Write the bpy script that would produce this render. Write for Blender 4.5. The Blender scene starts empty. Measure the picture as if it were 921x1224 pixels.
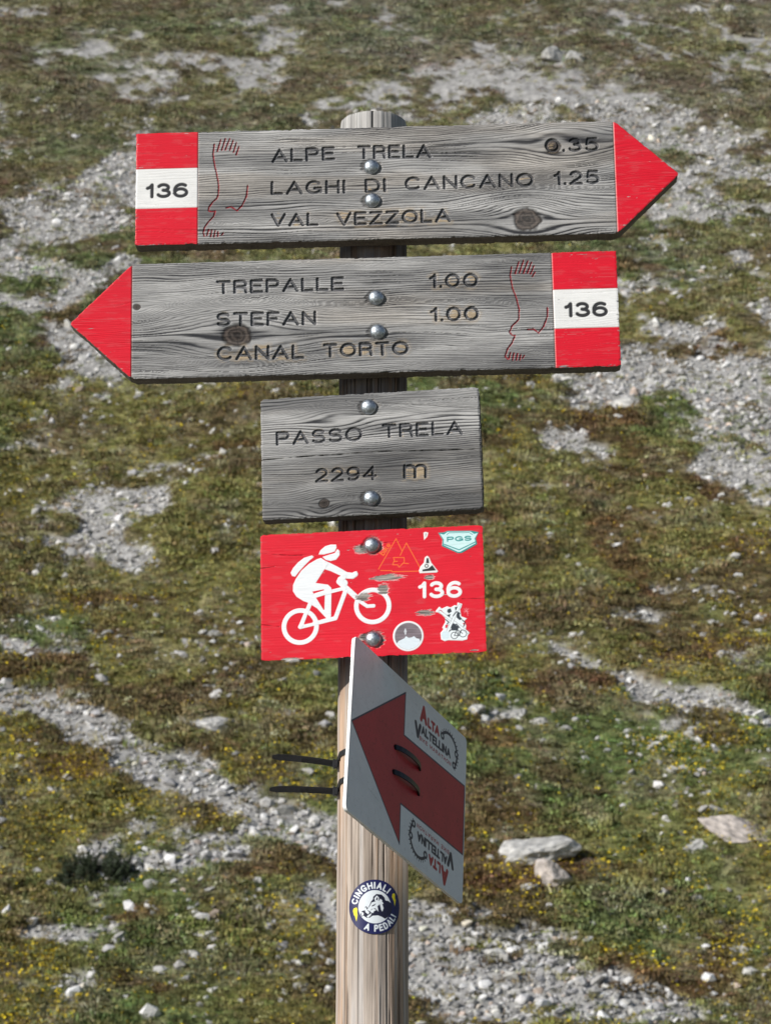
import bpy, math, random
import numpy as np
from mathutils import Matrix, Vector, Euler
random.seed(7); rng = np.random.default_rng(7)
S = bpy.context.scene
# ------------------------------------------------------------------ camera, world, sun, exposure
F_PX = 2940.0; PITCH = math.radians(14.5); CAM = np.array([0.0, -3.10, 1.30])   # focal length in photo pixels, eye 1.3 m up
cd = bpy.data.cameras.new('camera'); cam = bpy.data.objects.new('camera', cd); S.collection.objects.link(cam)
cam.location = CAM; cam.rotation_euler = (math.pi/2+PITCH, 0, 0)
cd.sensor_fit = 'VERTICAL'; cd.sensor_height = 24.0; cd.lens = 24.0/1224*F_PX
cd.clip_start = 0.05; cd.clip_end = 2000
cd.dof.use_dof = True; cd.dof.focus_distance = 3.12; cd.dof.aperture_fstop = 14.0
S.camera = cam
SUN = Vector((-1.28, -1.0, 0.76)).normalized()
SUN_EL = math.asin(SUN.z)
w = bpy.data.worlds.new("World"); S.world = w; w.use_nodes = True
nt = w.node_tree; bg = nt.nodes['Background']; sky = nt.nodes.new('ShaderNodeTexSky'); sky.sky_type = 'NISHITA'
sky.sun_disc = False; sky.sun_elevation = SUN_EL; sky.sun_rotation = math.atan2(SUN.x, SUN.y)
sky.altitude = 2300; sky.dust_density = 1.0
nt.links.new(sky.outputs[0], bg.inputs[0]); bg.inputs[1].default_value = 0.075
sl = bpy.data.lights.new('sun', 'SUN'); so = bpy.data.objects.new('sun', sl); S.collection.objects.link(so)
sl.energy = 5.0; sl.angle = math.radians(0.5); sl.color = (1.0, 0.955, 0.89)
so.rotation_euler = SUN.to_track_quat('Z', 'Y').to_euler()
S.view_settings.view_transform = 'Standard'; S.view_settings.look = 'None'; S.view_settings.exposure = 0; S.view_settings.gamma = 1

# ------------------------------------------------------------------ maths helpers
def project(p):
    d = np.asarray(p, float)-CAM
    fw = np.array([0, math.cos(PITCH), math.sin(PITCH)]); up = np.array([0, -math.sin(PITCH), math.cos(PITCH)])
    z = np.maximum(d @ fw, 1e-3)
    return 460.5+F_PX*d[..., 0]/z, 612-F_PX*(d @ up)/z
def ray(x, y):
    fw = np.array([0, math.cos(PITCH), math.sin(PITCH)]); up = np.array([0, -math.sin(PITCH), math.cos(PITCH)])
    return fw+np.array([1., 0, 0])*(x-460.5)/F_PX+up*(612-y)/F_PX
def hsh(ix, iy, s):
    n = (ix.astype(np.int64)*374761393+iy.astype(np.int64)*668265263+s*1274126177) & 0xffffffff
    n = ((n ^ (n >> 13))*1274126177) & 0xffffffff
    return ((n ^ (n >> 16)) & 0xffff)/32767.5-1
def vn(x, y, s=0):
    x = np.asarray(x, float); y = np.asarray(y, float)+0*x
    ix = np.floor(x); iy = np.floor(y); fx = x-ix; fy = y-iy
    fx = fx*fx*(3-2*fx); fy = fy*fy*(3-2*fy)
    a = hsh(ix, iy, s); b = hsh(ix+1, iy, s); c = hsh(ix, iy+1, s); d = hsh(ix+1, iy+1, s)
    return (a*(1-fx)+b*fx)*(1-fy)+(c*(1-fx)+d*fx)*fy
def fbm(x, y, s=0, o=4):
    r = 0; a = 1; t = 0
    for i in range(o):
        r = r+a*vn(x*2**i+13.7*i, y*2**i-7.1*i, s+i); t += a; a *= .5
    return r/t*1.6
def sstep(a, b, x):
    t = np.clip((x-a)/(b-a), 0, 1); return t*t*(3-2*t)
def lerp(a, b, t): return a+(b-a)*t

# ------------------------------------------------------------------ object helpers
COL = S.collection
def link(o, parent=None):
    COL.objects.link(o)
    if parent is not None: o.parent = parent
    return o
def tag(o, label=None, cat=None, group=None, kind=None):
    if label: o['label'] = label
    if cat: o['category'] = cat
    if group: o['group'] = group
    if kind: o['kind'] = kind
    return o
def thing(name, mat4, label, cat, group=None):
    o = bpy.data.objects.new(name, None); o.empty_display_size = .05; link(o); o.matrix_world = mat4
    return tag(o, label, cat, group)
def np_mesh(name, co, quads=None, tris=None, cols=None, rough=None, normals=None, smooth=True):
    me = bpy.data.meshes.new(name); me.vertices.add(len(co)); me.vertices.foreach_set('co', np.ascontiguousarray(co, np.float32).ravel())
    q = np.zeros((0, 4), int) if quads is None or len(quads) == 0 else np.asarray(quads)
    t = np.zeros((0, 3), int) if tris is None or len(tris) == 0 else np.asarray(tris)
    nl = q.size+t.size; me.loops.add(nl); me.polygons.add(len(q)+len(t))
    me.loops.foreach_set('vertex_index', np.concatenate([q.ravel(), t.ravel()]).astype(np.int32))
    st = np.concatenate([np.arange(len(q))*4, q.size+np.arange(len(t))*3]).astype(np.int32)
    me.polygons.foreach_set('loop_start', st)
    me.update(calc_edges=True); me.validate()
    me.polygons.foreach_set('use_smooth', np.full(len(me.polygons), smooth))
    if cols is not None:
        a = me.attributes.new('col', 'FLOAT_COLOR', 'POINT')
        a.data.foreach_set('color', np.concatenate([cols, np.ones((len(co), 1))], 1).astype(np.float32).ravel())
    if rough is not None:
        a = me.attributes.new('rgh', 'FLOAT', 'POINT'); a.data.foreach_set('value', rough.astype(np.float32))
    if normals is not None: me.normals_split_custom_set_from_vertices(normals.astype(float).tolist())
    return me
def obj(name, me, mat, parent=None, label=None):
    o = bpy.data.objects.new(name, me)
    if mat and not me.materials: me.materials.append(mat)
    link(o, parent)
    if label: o['label'] = label
    return o

# ------------------------------------------------------------------ materials
def new_mat(name):
    m = bpy.data.materials.new(name); m.use_nodes = True; return m, m.node_tree, m.node_tree.nodes['Principled BSDF']
def N(nt, t, **k):
    n = nt.nodes.new(t)
    for a, b in k.items(): setattr(n, a, b)
    return n
def attr_mat(name, attr='col', atype='GEOMETRY', stretch=(1, 1, 1), scale=600, var=.35, bump=.0003, rgh=True, metallic=0, base_r=.8, spec=.3, speck=0):
    m, t, p = new_mat(name); L = t.links.new
    a = N(t, 'ShaderNodeAttribute', attribute_name=attr, attribute_type=atype)
    tc = N(t, 'ShaderNodeTexCoord'); mp = N(t, 'ShaderNodeMapping'); mp.inputs['Scale'].default_value = stretch
    no = N(t, 'ShaderNodeTexNoise'); no.inputs['Scale'].default_value = scale; no.inputs['Detail'].default_value = 4; no.inputs['Roughness'].default_value = .65
    L(tc.outputs['Object'], mp.inputs[0]); L(mp.outputs[0], no.inputs[0])
    r = N(t, 'ShaderNodeMapRange'); r.inputs[1].default_value = .25; r.inputs[2].default_value = .75; r.inputs[3].default_value = 1-var; r.inputs[4].default_value = 1+var
    L(no.outputs[0], r.inputs[0])
    mx = N(t, 'ShaderNodeVectorMath', operation='SCALE'); L(a.outputs['Color'], mx.inputs[0]); L(r.outputs[0], mx.inputs['Scale'])
    L(mx.outputs[0], p.inputs['Base Color'])
    if rgh:
        b = N(t, 'ShaderNodeAttribute', attribute_name='rgh'); L(b.outputs['Fac'], p.inputs['Roughness'])
    else: p.inputs['Roughness'].default_value = base_r
    p.inputs['Specular IOR Level'].default_value = spec; p.inputs['Metallic'].default_value = metallic
    if bump:
        bp = N(t, 'ShaderNodeBump'); bp.inputs['Strength'].default_value = 1; bp.inputs['Distance'].default_value = bump
        L(no.outputs[0], bp.inputs['Height']); L(bp.outputs[0], p.inputs['Normal'])
    return m
def flat_mat(name, c, r=.5, metallic=0, scale=200, var=.15, bump=.0001, spec=.4):
    m, t, p = new_mat(name); L = t.links.new
    tc = N(t, 'ShaderNodeTexCoord'); no = N(t, 'ShaderNodeTexNoise'); no.inputs['Scale'].default_value = scale; no.inputs['Detail'].default_value = 5
    L(tc.outputs['Object'], no.inputs[0])
    rp = N(t, 'ShaderNodeValToRGB'); rp.color_ramp.elements[0].position = .3; rp.color_ramp.elements[1].position = .7
    rp.color_ramp.elements[0].color = (*[x*(1-var) for x in c], 1); rp.color_ramp.elements[1].color = (*[min(1, x*(1+var)) for x in c], 1)
    L(no.outputs[0], rp.inputs[0]); L(rp.outputs[0], p.inputs['Base Color'])
    rr = N(t, 'ShaderNodeMapRange'); rr.inputs[3].default_value = max(.05, r-.12); rr.inputs[4].default_value = min(1, r+.12); L(no.outputs[0], rr.inputs[0]); L(rr.outputs[0], p.inputs['Roughness'])
    p.inputs['Metallic'].default_value = metallic; p.inputs['Specular IOR Level'].default_value = spec
    if bump:
        bp = N(t, 'ShaderNodeBump'); bp.inputs['Distance'].default_value = bump; L(no.outputs[0], bp.inputs['Height']); L(bp.outputs[0], p.inputs['Normal'])
    return m
M_WOOD = attr_mat('weathered_wood', stretch=(.06, 1, 1), scale=1400, var=.22, bump=.00022, spec=.15)
M_POST = attr_mat('post_wood', stretch=(1, 1, .03), scale=1300, var=.2, bump=.0003, spec=.15)
M_PAINT = attr_mat('painted_wood', stretch=(.08, 1, 1), scale=700, var=.07, bump=.00012, spec=.3)
M_PLATE = attr_mat('printed_plate', scale=90, var=.04, bump=.00003, spec=.4)
M_STICK = attr_mat('vinyl_sticker', scale=300, var=.03, bump=.00003, spec=.4)
M_BOLT = flat_mat('galvanised_steel', (.42, .46, .50), .46, 1.0, 300, .35, .0003)
M_TIE = flat_mat('black_nylon', (.018, .018, .02), .42, 0, 300, .2, .00005)

# ------------------------------------------------------------------ terrain
def slope_h(y):
    k = 1.3; t = np.clip((np.asarray(y, float)-20.7)/k, -60, 60)
    z = .78*k*np.log1p(np.exp(t)); z = np.where((y-20.7)/k > 55, .78*(y-20.7), z)
    return z
def terr(x, y):
    x = np.asarray(x, float); y = np.asarray(y, float)
    f = sstep(6, 20, y)
    z = slope_h(y)+f*(.28*fbm(x/6, y/7, 3, 3)+.06*fbm(x/1.1, y/1.0, 9, 3))
    z = z+(1-f)*.03*fbm(x/.8, y/.8, 21, 3)*sstep(.1, .8, np.hypot(x, y))
    return z
def relief(x, y, g):
    return sstep(18, 22, y)*(1-g)*(.05+.04*fbm(x/.35, y/.3, 201, 3)+.07*fbm(x/1.1, y/.8, 205, 2))
def place(px, py):
    r = ray(px, py); lo, hi = 18., 160.
    t = np.arange(18, 160, .05); P = CAM+np.outer(t/r[1], r)
    d = P[:, 2]-terr(P[:, 0], P[:, 1]); i = np.argmax(d < 0)
    return P[i]
# scree patches: polylines laid on the hillside (photo pixels give the bearing, the slope gives the spot), half width
PATCH = [
 ([(350, 8), (250, 60), (190, 105), (170, 135)], 11, .7), ([(200, 80), (330, 70), (460, 95)], 14, .42), ([(330, 20), (440, 60), (560, 45)], 12, .35),
 ([(440, 110), (560, 95), (640, 130)], 30, .75), ([(560, 60), (640, 66), (720, 75), (921, 60)], 20, .55), ([(600, 100), (700, 120), (800, 160), (921, 205)], 36, .85),
 ([(740, 20), (921, 25)], 22, .5), ([(800, 225), (921, 260)], 26, .6), ([(170, 170), (110, 225), (60, 262)], 20, 1.), ([(165, 215), (110, 245), (30, 268)], 20, 1.), ([(150, 262), (60, 275)], 12, 1.),
 ([(0, 290), (70, 325)], 13, .85), ([(0, 352), (70, 362), (150, 320)], 14, 1.), ([(90, 395), (120, 440)], 32, .85), ([(20, 470), (120, 462)], 15, .5), ([(0, 15), (50, 12)], 12, .7),
 ([(560, 190), (640, 250), (760, 260)], 18, .4), ([(740, 310), (830, 330), (921, 340)], 20, .6), ([(750, 375), (830, 400), (900, 420), (921, 425)], 20, .75), ([(690, 455), (780, 435), (921, 430)], 26, .9), ([(690, 490), (800, 460), (921, 480)], 20, .9),
 ([(850, 500), (921, 540)], 36, 1.15), ([(880, 560), (921, 590)], 30, 1.15), ([(670, 535), (715, 555)], 20, .9), ([(640, 605), (700, 600)], 15, .5), ([(600, 575), (660, 590)], 10, .45), ([(740, 420), (760, 470)], 14, .6),
 ([(130, 590), (185, 600)], 20, .95), ([(60, 640), (120, 645), (160, 665)], 22, 1.0), ([(110, 610), (70, 600)], 16, .7), ([(150, 568), (290, 545)], 10, .75), ([(50, 560), (100, 545)], 12, .6), ([(40, 715), (60, 740)], 14, .55),
 ([(0, 765), (30, 775), (40, 795)], 13, .9), ([(0, 845), (60, 860), (110, 885), (165, 925), (235, 955), (300, 990), (370, 1030), (402, 1050)], 24, 1.15), ([(60, 830), (100, 850)], 9, .7),
 ([(150, 1062), (220, 1060), (290, 1055)], 14, 1.0), ([(230, 1040), (300, 1020)], 12, .9), ([(30, 1132), (100, 1135), (165, 1140)], 9, .8), ([(380, 1105), (402, 1140)], 22, .95), ([(330, 1195), (402, 1205)], 14, .7), ([(0, 1165), (30, 1180), (60, 1195)], 10, .5), ([(100, 1068), (60, 1075)], 7, .5),
 ([(30, 905), (80, 930)], 12, .5), ([(215, 880), (285, 878)], 10, .9), ([(140, 820), (100, 815)], 6, .4),
 ([(480, 1150), (560, 1160), (640, 1190), (720, 1215), (800, 1240)], 28, 1.25), ([(490, 1200), (600, 1215), (700, 1235)], 36, 1.3), ([(500, 1120), (580, 1135)], 12, 1.),
 ([(670, 812), (720, 830), (765, 850), (810, 858), (860, 872), (921, 895)], 12, 1.0), ([(730, 762), (800, 760)], 9, .8), ([(760, 720), (840, 735)], 14, .45), ([(690, 850), (921, 858)], 10, .45), ([(855, 930), (921, 950)], 12, .45), ([(640, 880), (560, 895)], 8, .35), ([(590, 930), (640, 990)], 8, .25),
 ([(640, 690), (700, 700)], 14, .3), ([(600, 140), (700, 180), (850, 240)], 40, .8), ([(880, 300), (921, 400)], 24, .7), ([(420, 10), (520, 60)], 20, .45), ([(800, 620), (921, 640)], 10, .3), ([(0, 240), (60, 260)], 16, .7), ([(860, 800), (921, 830)], 14, .6), ([(850, 60), (900, 130)], 34, .6), ([(640, 30), (760, 110)], 26, .5), ([(700, 20), (900, 45)], 20, .5), ([(30, 650), (60, 600), (100, 590)], 20, .9), ([(130, 620), (70, 655)], 26, .9), ([(20, 520), (110, 545)], 16, .55), ([(0, 300), (130, 345)], 18, .8), ([(0, 900), (60, 960)], 10, .4), ([(560, 640), (640, 660)], 10, .35), ([(780, 880), (870, 960)], 14, .5), ([(600, 840), (660, 900)], 16, .45), ([(20, 1215), (120, 1200)], 8, .5), ([(480, 20), (420, 15)], 12, .5)]
DIRT = [([(490, 80), (560, 72), (600, 85)], 10, .7), ([(640, 95), (700, 92)], 8, .5), ([(420, 50), (500, 40)], 12, .5), ([(85, 655), (110, 672)], 8, .8), ([(850, 185), (921, 190)], 18, .5)]
def patch_mask(lst, px, py, wx, wy, seed, warp=.9):
    n = .55*fbm(wx/.9, wy/1.0, seed, 4)+.25*vn(wx*6, wy*5, seed+9)
    m = np.full(px.shape, -9.)
    for pts, hw, s in lst:
        d = np.full(px.shape, 1e9)
        for (ax, ay), (bx, by) in zip(pts, pts[1:]):
            dx, dy = bx-ax, by-ay; t = np.clip(((px-ax)*dx+(py-ay)*dy)/(dx*dx+dy*dy), 0, 1)
            d = np.minimum(d, np.hypot(px-ax-t*dx, (py-ay-t*dy)*1.15))
        m = np.maximum(m, (1.32-d/(hw*1.22))*min(1, s)+(s-1)*.8)
    return m+n*warp+.38*fbm(wx/.28, wy/.26, seed+20, 3)
def gravel(wx, wy):
    z = slope_h(wy); px, py = project(np.stack([wx, wy, z], -1))
    inside = sstep(60, 0, np.maximum(np.maximum(-px, px-921), np.maximum(-py, py-1224)))
    a = patch_mask(PATCH, px, py, wx, wy, 40)
    b = 1.6*fbm(wx/4, wy/5, 77, 4)-.3
    g = np.where(inside > 0, a*inside+b*(1-inside), b)
    g = np.maximum(g, .95*fbm(wx/1.6, wy/2.2, 55, 4)+.3*fbm(wx/.3, wy/.35, 57, 3)-.38+.36*sstep(36, 60, wy))
    dm = patch_mask(DIRT, px, py, wx, wy, 61, .6)
    return sstep(.15, .6, g), sstep(.3, .9, dm)
C = lambda *a: np.array(a, float)
OLIVE, GREEN, BROWN, TAN, RUST = C(.245, .232, .088), C(.165, .205, .078), C(.165, .128, .068), C(.33, .29, .18), C(.165, .10, .052)
def turf_col(x, y):
    a = fbm(x/2.6, y/2.4, 101, 4); b = fbm(x/1.1, y/.9, 131, 4); c = fbm(x/.5, y/.45, 151, 3)
    col = lerp(OLIVE, GREEN, sstep(-.1, .6, a+.3*c)[..., None])
    col = lerp(col, BROWN, (.85*sstep(.08, .48, b-.3*a+.15*c))[..., None])
    col = lerp(col, RUST, (.75*sstep(.38, .68, fbm(x/1.3, y/.9, 171, 4)))[..., None])
    col = lerp(col, TAN, (.5*sstep(.1, .6, c-.25*b))[..., None])
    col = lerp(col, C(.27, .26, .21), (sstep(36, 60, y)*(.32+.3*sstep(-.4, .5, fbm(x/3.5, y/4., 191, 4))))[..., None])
    return col*(1+.22*vn(x*9, y*8, 5))[..., None]
def build_ground():
    ys = np.concatenate([np.linspace(-70, 8, 60)[:-1], np.linspace(8, 21, 60)[:-1]])
    y = 21.; rows = []
    while y < 70: rows.append(y); y += .055+.0022*(y-21)
    ys = np.concatenate([ys, rows, np.linspace(y, 240, 60)])
    us = np.concatenate([np.linspace(-3.2, -1.1, 150)[:-1], np.linspace(-1.1, 1.1, 400), np.linspace(1.1, 3.2, 150)[1:]]); out = 3.2+np.geomspace(.03, 26, 40)
    us = np.concatenate([-out[::-1], us, out])
    U, Y = np.meshgrid(us, ys); W = .178*(np.maximum(Y, 20)+3.1); X = U*W
    g, dm = gravel(X, Y)
    Z = terr(X, Y)
    f = sstep(18, 22, Y)
    Z = Z+relief(X, Y, g)+f*(g*.012*vn(X*14, Y*14, 204))
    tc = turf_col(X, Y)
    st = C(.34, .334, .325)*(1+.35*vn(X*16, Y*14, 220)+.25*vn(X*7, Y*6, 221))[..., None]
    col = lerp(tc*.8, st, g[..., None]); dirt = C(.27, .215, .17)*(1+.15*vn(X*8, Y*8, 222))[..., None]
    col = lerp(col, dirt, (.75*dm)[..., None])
    n, m = U.shape; i = np.arange(n*m).reshape(n, m)
    q = np.stack([i[:-1, :-1], i[:-1, 1:], i[1:, 1:], i[1:, :-1]], -1).reshape(-1, 4)
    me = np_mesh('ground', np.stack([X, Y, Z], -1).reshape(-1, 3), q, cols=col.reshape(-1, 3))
    mt = attr_mat('alpine_ground', scale=9, var=.4, bump=.03, rgh=False, base_r=.95, spec=.1)
    nz = [x for x in mt.node_tree.nodes if x.type == 'TEX_NOISE'][0]; nz.inputs['Detail'].default_value = 9; nz.inputs['Roughness'].default_value = .7
    tag(obj('ground', me, mt), 'stony alpine hillside with grey scree streaks and olive brown turf', None, kind='structure')
build_ground()

# instancing of stuff on the hillside
HID = {}
def hidden_collection(name, meshes, mat):
    c = bpy.data.collections.new(name)
    for k, me in enumerate(meshes):
        me.materials.append(mat); o = bpy.data.objects.new(name+'_piece', me); c.objects.link(o)
    return c
def scatter(name, pts, rot, scl, col, coll, nvar, label):
    me = np_mesh(name, pts); n = len(pts)
    a = me.attributes.new('rot', 'FLOAT_VECTOR', 'POINT'); a.data.foreach_set('vector', rot.astype(np.float32).ravel())
    a = me.attributes.new('scl', 'FLOAT_VECTOR', 'POINT'); a.data.foreach_set('vector', scl.astype(np.float32).ravel())
    a = me.attributes.new('idx', 'INT', 'POINT'); a.data.foreach_set('value', rng.integers(0, nvar, n).astype(np.int32))
    a = me.attributes.new('icol', 'FLOAT_COLOR', 'POINT'); a.data.foreach_set('color', np.concatenate([col, np.ones((n, 1))], 1).astype(np.float32).ravel())
    o = bpy.data.objects.new(name, me); link(o); tag(o, label, None, kind='stuff')
    g = bpy.data.node_groups.new(name+'_nodes', 'GeometryNodeTree')
    g.interface.new_socket('Geometry', in_out='INPUT', socket_type='NodeSocketGeometry'); g.interface.new_socket('Geometry', in_out='OUTPUT', socket_type='NodeSocketGeometry')
    gi = g.nodes.new('NodeGroupInput'); go = g.nodes.new('NodeGroupOutput'); ip = g.nodes.new('GeometryNodeInstanceOnPoints')
    ci = g.nodes.new('GeometryNodeCollectionInfo'); ci.inputs['Collection'].default_value = coll; ci.inputs['Separate Children'].default_value = True; ci.inputs['Reset Children'].default_value = True
    def na(nm, dt):
        x = g.nodes.new('GeometryNodeInputNamedAttribute'); x.data_type = dt; x.inputs['Name'].default_value = nm; return x.outputs['Attribute']
    e2r = g.nodes.new('FunctionNodeEulerToRotation')
    g.links.new(gi.outputs[0], ip.inputs['Points']); g.links.new(ci.outputs[0], ip.inputs['Instance']); ip.inputs['Pick Instance'].default_value = True
    g.links.new(na('idx', 'INT'), ip.inputs['Instance Index']); g.links.new(na('rot', 'FLOAT_VECTOR'), e2r.inputs[0]); g.links.new(e2r.outputs[0], ip.inputs['Rotation'])
    g.links.new(na('scl', 'FLOAT_VECTOR'), ip.inputs['Scale']); g.links.new(ip.outputs[0], go.inputs[0])
    md = o.modifiers.new('scatter', 'NODES'); md.node_group = g
    return o
import bmesh
def rock_mesh(seed, sub, flat=.75, jag=.3):
    bm = bmesh.new(); bmesh.ops.create_icosphere(bm, subdivisions=sub, radius=1); r = random.Random(seed)
    cuts = [(Vector((r.gauss(0, 1), r.gauss(0, 1), r.gauss(0, 1))).normalized(), r.uniform(.42, .85)) for _ in range(15)]
    for v in bm.verts:
        p = v.co.copy()
        for nrm, dd in cuts:
            k = p.dot(nrm)-dd
            if k > 0: p -= nrm*k*.92
        if sub > 2:
            a = np.array([p.x, p.y, p.z]); p *= 1+.16*float(fbm(np.array([a[0]*2.3+a[2]]), np.array([a[1]*2.3-a[2]*1.3]), seed, 4)[0])
        p.z *= flat; v.co = p
    me = bpy.data.meshes.new('rock'); bm.to_mesh(me); bm.free(); return me
def sample(n, y0, y1, margin=3.2, bias=0.0):
    y = y0+(y1-y0)*rng.random(n)**(1+bias); W = .178*(y+3.1)*margin; x = (rng.random(n)*2-1)*W
    keep = rng.random(n) < W/(.178*(y1+3.1)*margin)+bias
    keep &= (np.abs(x) < .178*(y+3.1)*1.15) | (rng.random(n) < .55)
    return x[keep], y[keep]
def on_ground(x, y, g, lift=0):
    return np.stack([x, y, terr(x, y)+relief(x, y, g)+lift], -1)
m_stone = attr_mat('limestone_scree', attr='icol', atype='INSTANCER', scale=6, var=.22, bump=.02, rgh=False, base_r=.9, spec=.15)
stones = hidden_collection('stone', [rock_mesh(300+i, 1) for i in range(8)], m_stone)
x, y = sample(570000, 21.5, 56, bias=.35); g, dm = gravel(x, y)
p = np.where(g > .4, .78*g, .03+.16*sstep(.15, .8, fbm(x/1.2, y/1.2, 88, 3))); k = rng.random(len(x)) < p; x, y, g = x[k], y[k], g[k]
s = np.exp(rng.normal(math.log(.029), .52, len(x)))*np.where(g > .4, 1, 1.15)*(1+np.maximum(0, y-38)*.006); s = np.clip(s, .014, .13)
n = len(x); sc = np.stack([s*rng.uniform(.8, 1.5, n), s*rng.uniform(.8, 1.3, n), s*rng.uniform(.7, 1.1, n)], -1)
gc = (.58*np.exp(rng.normal(0, .32, n)))[:, None]*np.stack([np.ones(n), np.full(n, .985), rng.uniform(.93, 1.01, n)], -1)
gc = np.where((rng.random(n) < .06)[:, None], gc*C(1.05, .88, .76), gc); gc = np.clip(gc, .14, .8)
pp = on_ground(x, y, g, s*.28)
scatter('scree_stones', pp, rng.uniform(0, 6.28, (n, 3))*C(.12, .12, 1), sc, gc, stones, 8, 'loose grey limestone scree lying in streaks across the hillside')
print('stones', n)
def tuft(seed, nb, h, spread, wd):
    r = random.Random(seed); co = []; tr = []
    for i in range(nb):
        a = r.uniform(0, 6.28); d = spread*math.sqrt(r.random()); bx, by = d*math.cos(a), d*math.sin(a); le = r.uniform(.2, 1)
        hx = h*r.uniform(.5, 1.1); t = a+r.gauss(0, .7); lx, ly = math.cos(t)*le*hx*.6, math.sin(t)*le*hx*.6; o = r.uniform(0, 6.28); cx, cy = math.cos(o)*wd, math.sin(o)*wd
        b = len(co); co += [(bx-cx, by-cy, -.01), (bx+cx, by+cy, -.01), (bx+lx*.5+cx*.7, by+ly*.5+cy*.7, hx*.6), (bx+lx, by+ly, hx)]; tr += [(b, b+1, b+2), (b, b+2, b+3)]
    return np_mesh('tuft', np.array(co), tris=np.array(tr), smooth=False)
def cushion(seed, nb, R, h, lf):
    r = random.Random(seed); co = []; tr = []
    for i in range(nb):
        a = r.uniform(0, 6.28); d = math.sqrt(r.random()); z = h*(1-d*d)*r.uniform(.5, 1.05); c0 = Vector((R*d*math.cos(a), R*d*math.sin(a), z))
        q = Euler((r.uniform(-1, 1), r.uniform(-1, 1), r.uniform(0, 6))).to_matrix(); b = len(co)
        for v in ((-lf, 0, 0), (0, -lf*.5, 0), (lf, 0, .2*lf), (0, lf*.5, 0)): co.append(tuple(c0+q @ Vector(v)))
        tr += [(b, b+1, b+2), (b, b+2, b+3)]
    return np_mesh('cushion', np.array(co), tris=np.array(tr), smooth=False)
m_grass = attr_mat('alpine_turf', attr='icol', atype='INSTANCER', scale=40, var=.3, bump=0, rgh=False, base_r=.85, spec=.15)
tufts = hidden_collection('tuft', [tuft(i, 26, .075, .07, .0045) for i in range(4)]+[cushion(i+20, 60, .11, .05, .018) for i in range(4)], m_grass)
x, y = sample(730000, 21.5, 74, bias=.35); g, dm = gravel(x, y)
k = (rng.random(len(x)) > g*.93) & (dm < .6); x, y, g = x[k], y[k], g[k]; n = len(x)
cc = turf_col(x, y)*np.exp(rng.normal(.0, .42, (n, 1)))*np.exp(rng.normal(0, .08, (n, 3)))
sc = (rng.uniform(.6, 1.35, n)*(1+np.maximum(0, y-35)*.012)*(.7+.5*sstep(-.3, .5, fbm(x/.8, y/.8, 44, 3))))[:, None]*np.ones(3)
scatter('turf', on_ground(x, y, g), np.stack([rng.normal(.25, .15, n), rng.normal(0, .15, n), rng.uniform(0, 6.28, n)], -1)*C(1, 1, 1), sc, np.clip(cc, .01, .5), tufts, 8, 'short olive and brown alpine turf covering the hillside between scree')
print('turf', n)
def flower(seed):
    r = random.Random(seed); co = []; tr = []
    for i in range(5):
        a = i*1.2566; b = len(co); co += [(0, 0, .05), (math.cos(a-.5)*.012, math.sin(a-.5)*.012, .053), (math.cos(a)*.017, math.sin(a)*.017, .051), (math.cos(a+.5)*.012, math.sin(a+.5)*.012, .053)]; tr += [(b, b+1, b+2), (b, b+2, b+3)]
    co += [(-.0015, 0, -.01), (.0015, 0, -.01), (0, 0, .05)]; tr.append((len(co)-3, len(co)-2, len(co)-1))
    return np_mesh('flower', np.array(co), tris=np.array(tr), smooth=False)
m_fl = attr_mat('yellow_petals', attr='icol', atype='INSTANCER', scale=40, var=.1, bump=0, rgh=False, base_r=.7, spec=.2)
fls = hidden_collection('flower', [flower(i) for i in range(2)], m_fl)
x, y = sample(400000, 21.5, 50, bias=.5); g, dm = gravel(x, y)
cl = fbm(x/1.3, y/.9, 400, 4)+.5*fbm(x/.35, y/.3, 410, 2); k = (g < .3) & (rng.random(len(x)) < .10+.9*sstep(.05, .6, cl)) & (rng.random(len(x)) < sstep(52, 30, y)); x, y, g = x[k], y[k], g[k]; n = len(x)
cc = C(.80, .60, .03)*np.exp(rng.normal(-.1, .22, (n, 1)))
scatter('yellow_flowers', on_ground(x, y, g, .035), np.stack([rng.normal(.5, .3, n), rng.normal(0, .3, n), rng.uniform(0, 6.28, n)], -1), (rng.uniform(.6, 1.25, n))[:, None]*np.ones(3), np.clip(cc, .01, .9), fls, 2, 'tiny yellow flowers sprinkled through the turf')
print('flowers', n)

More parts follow.
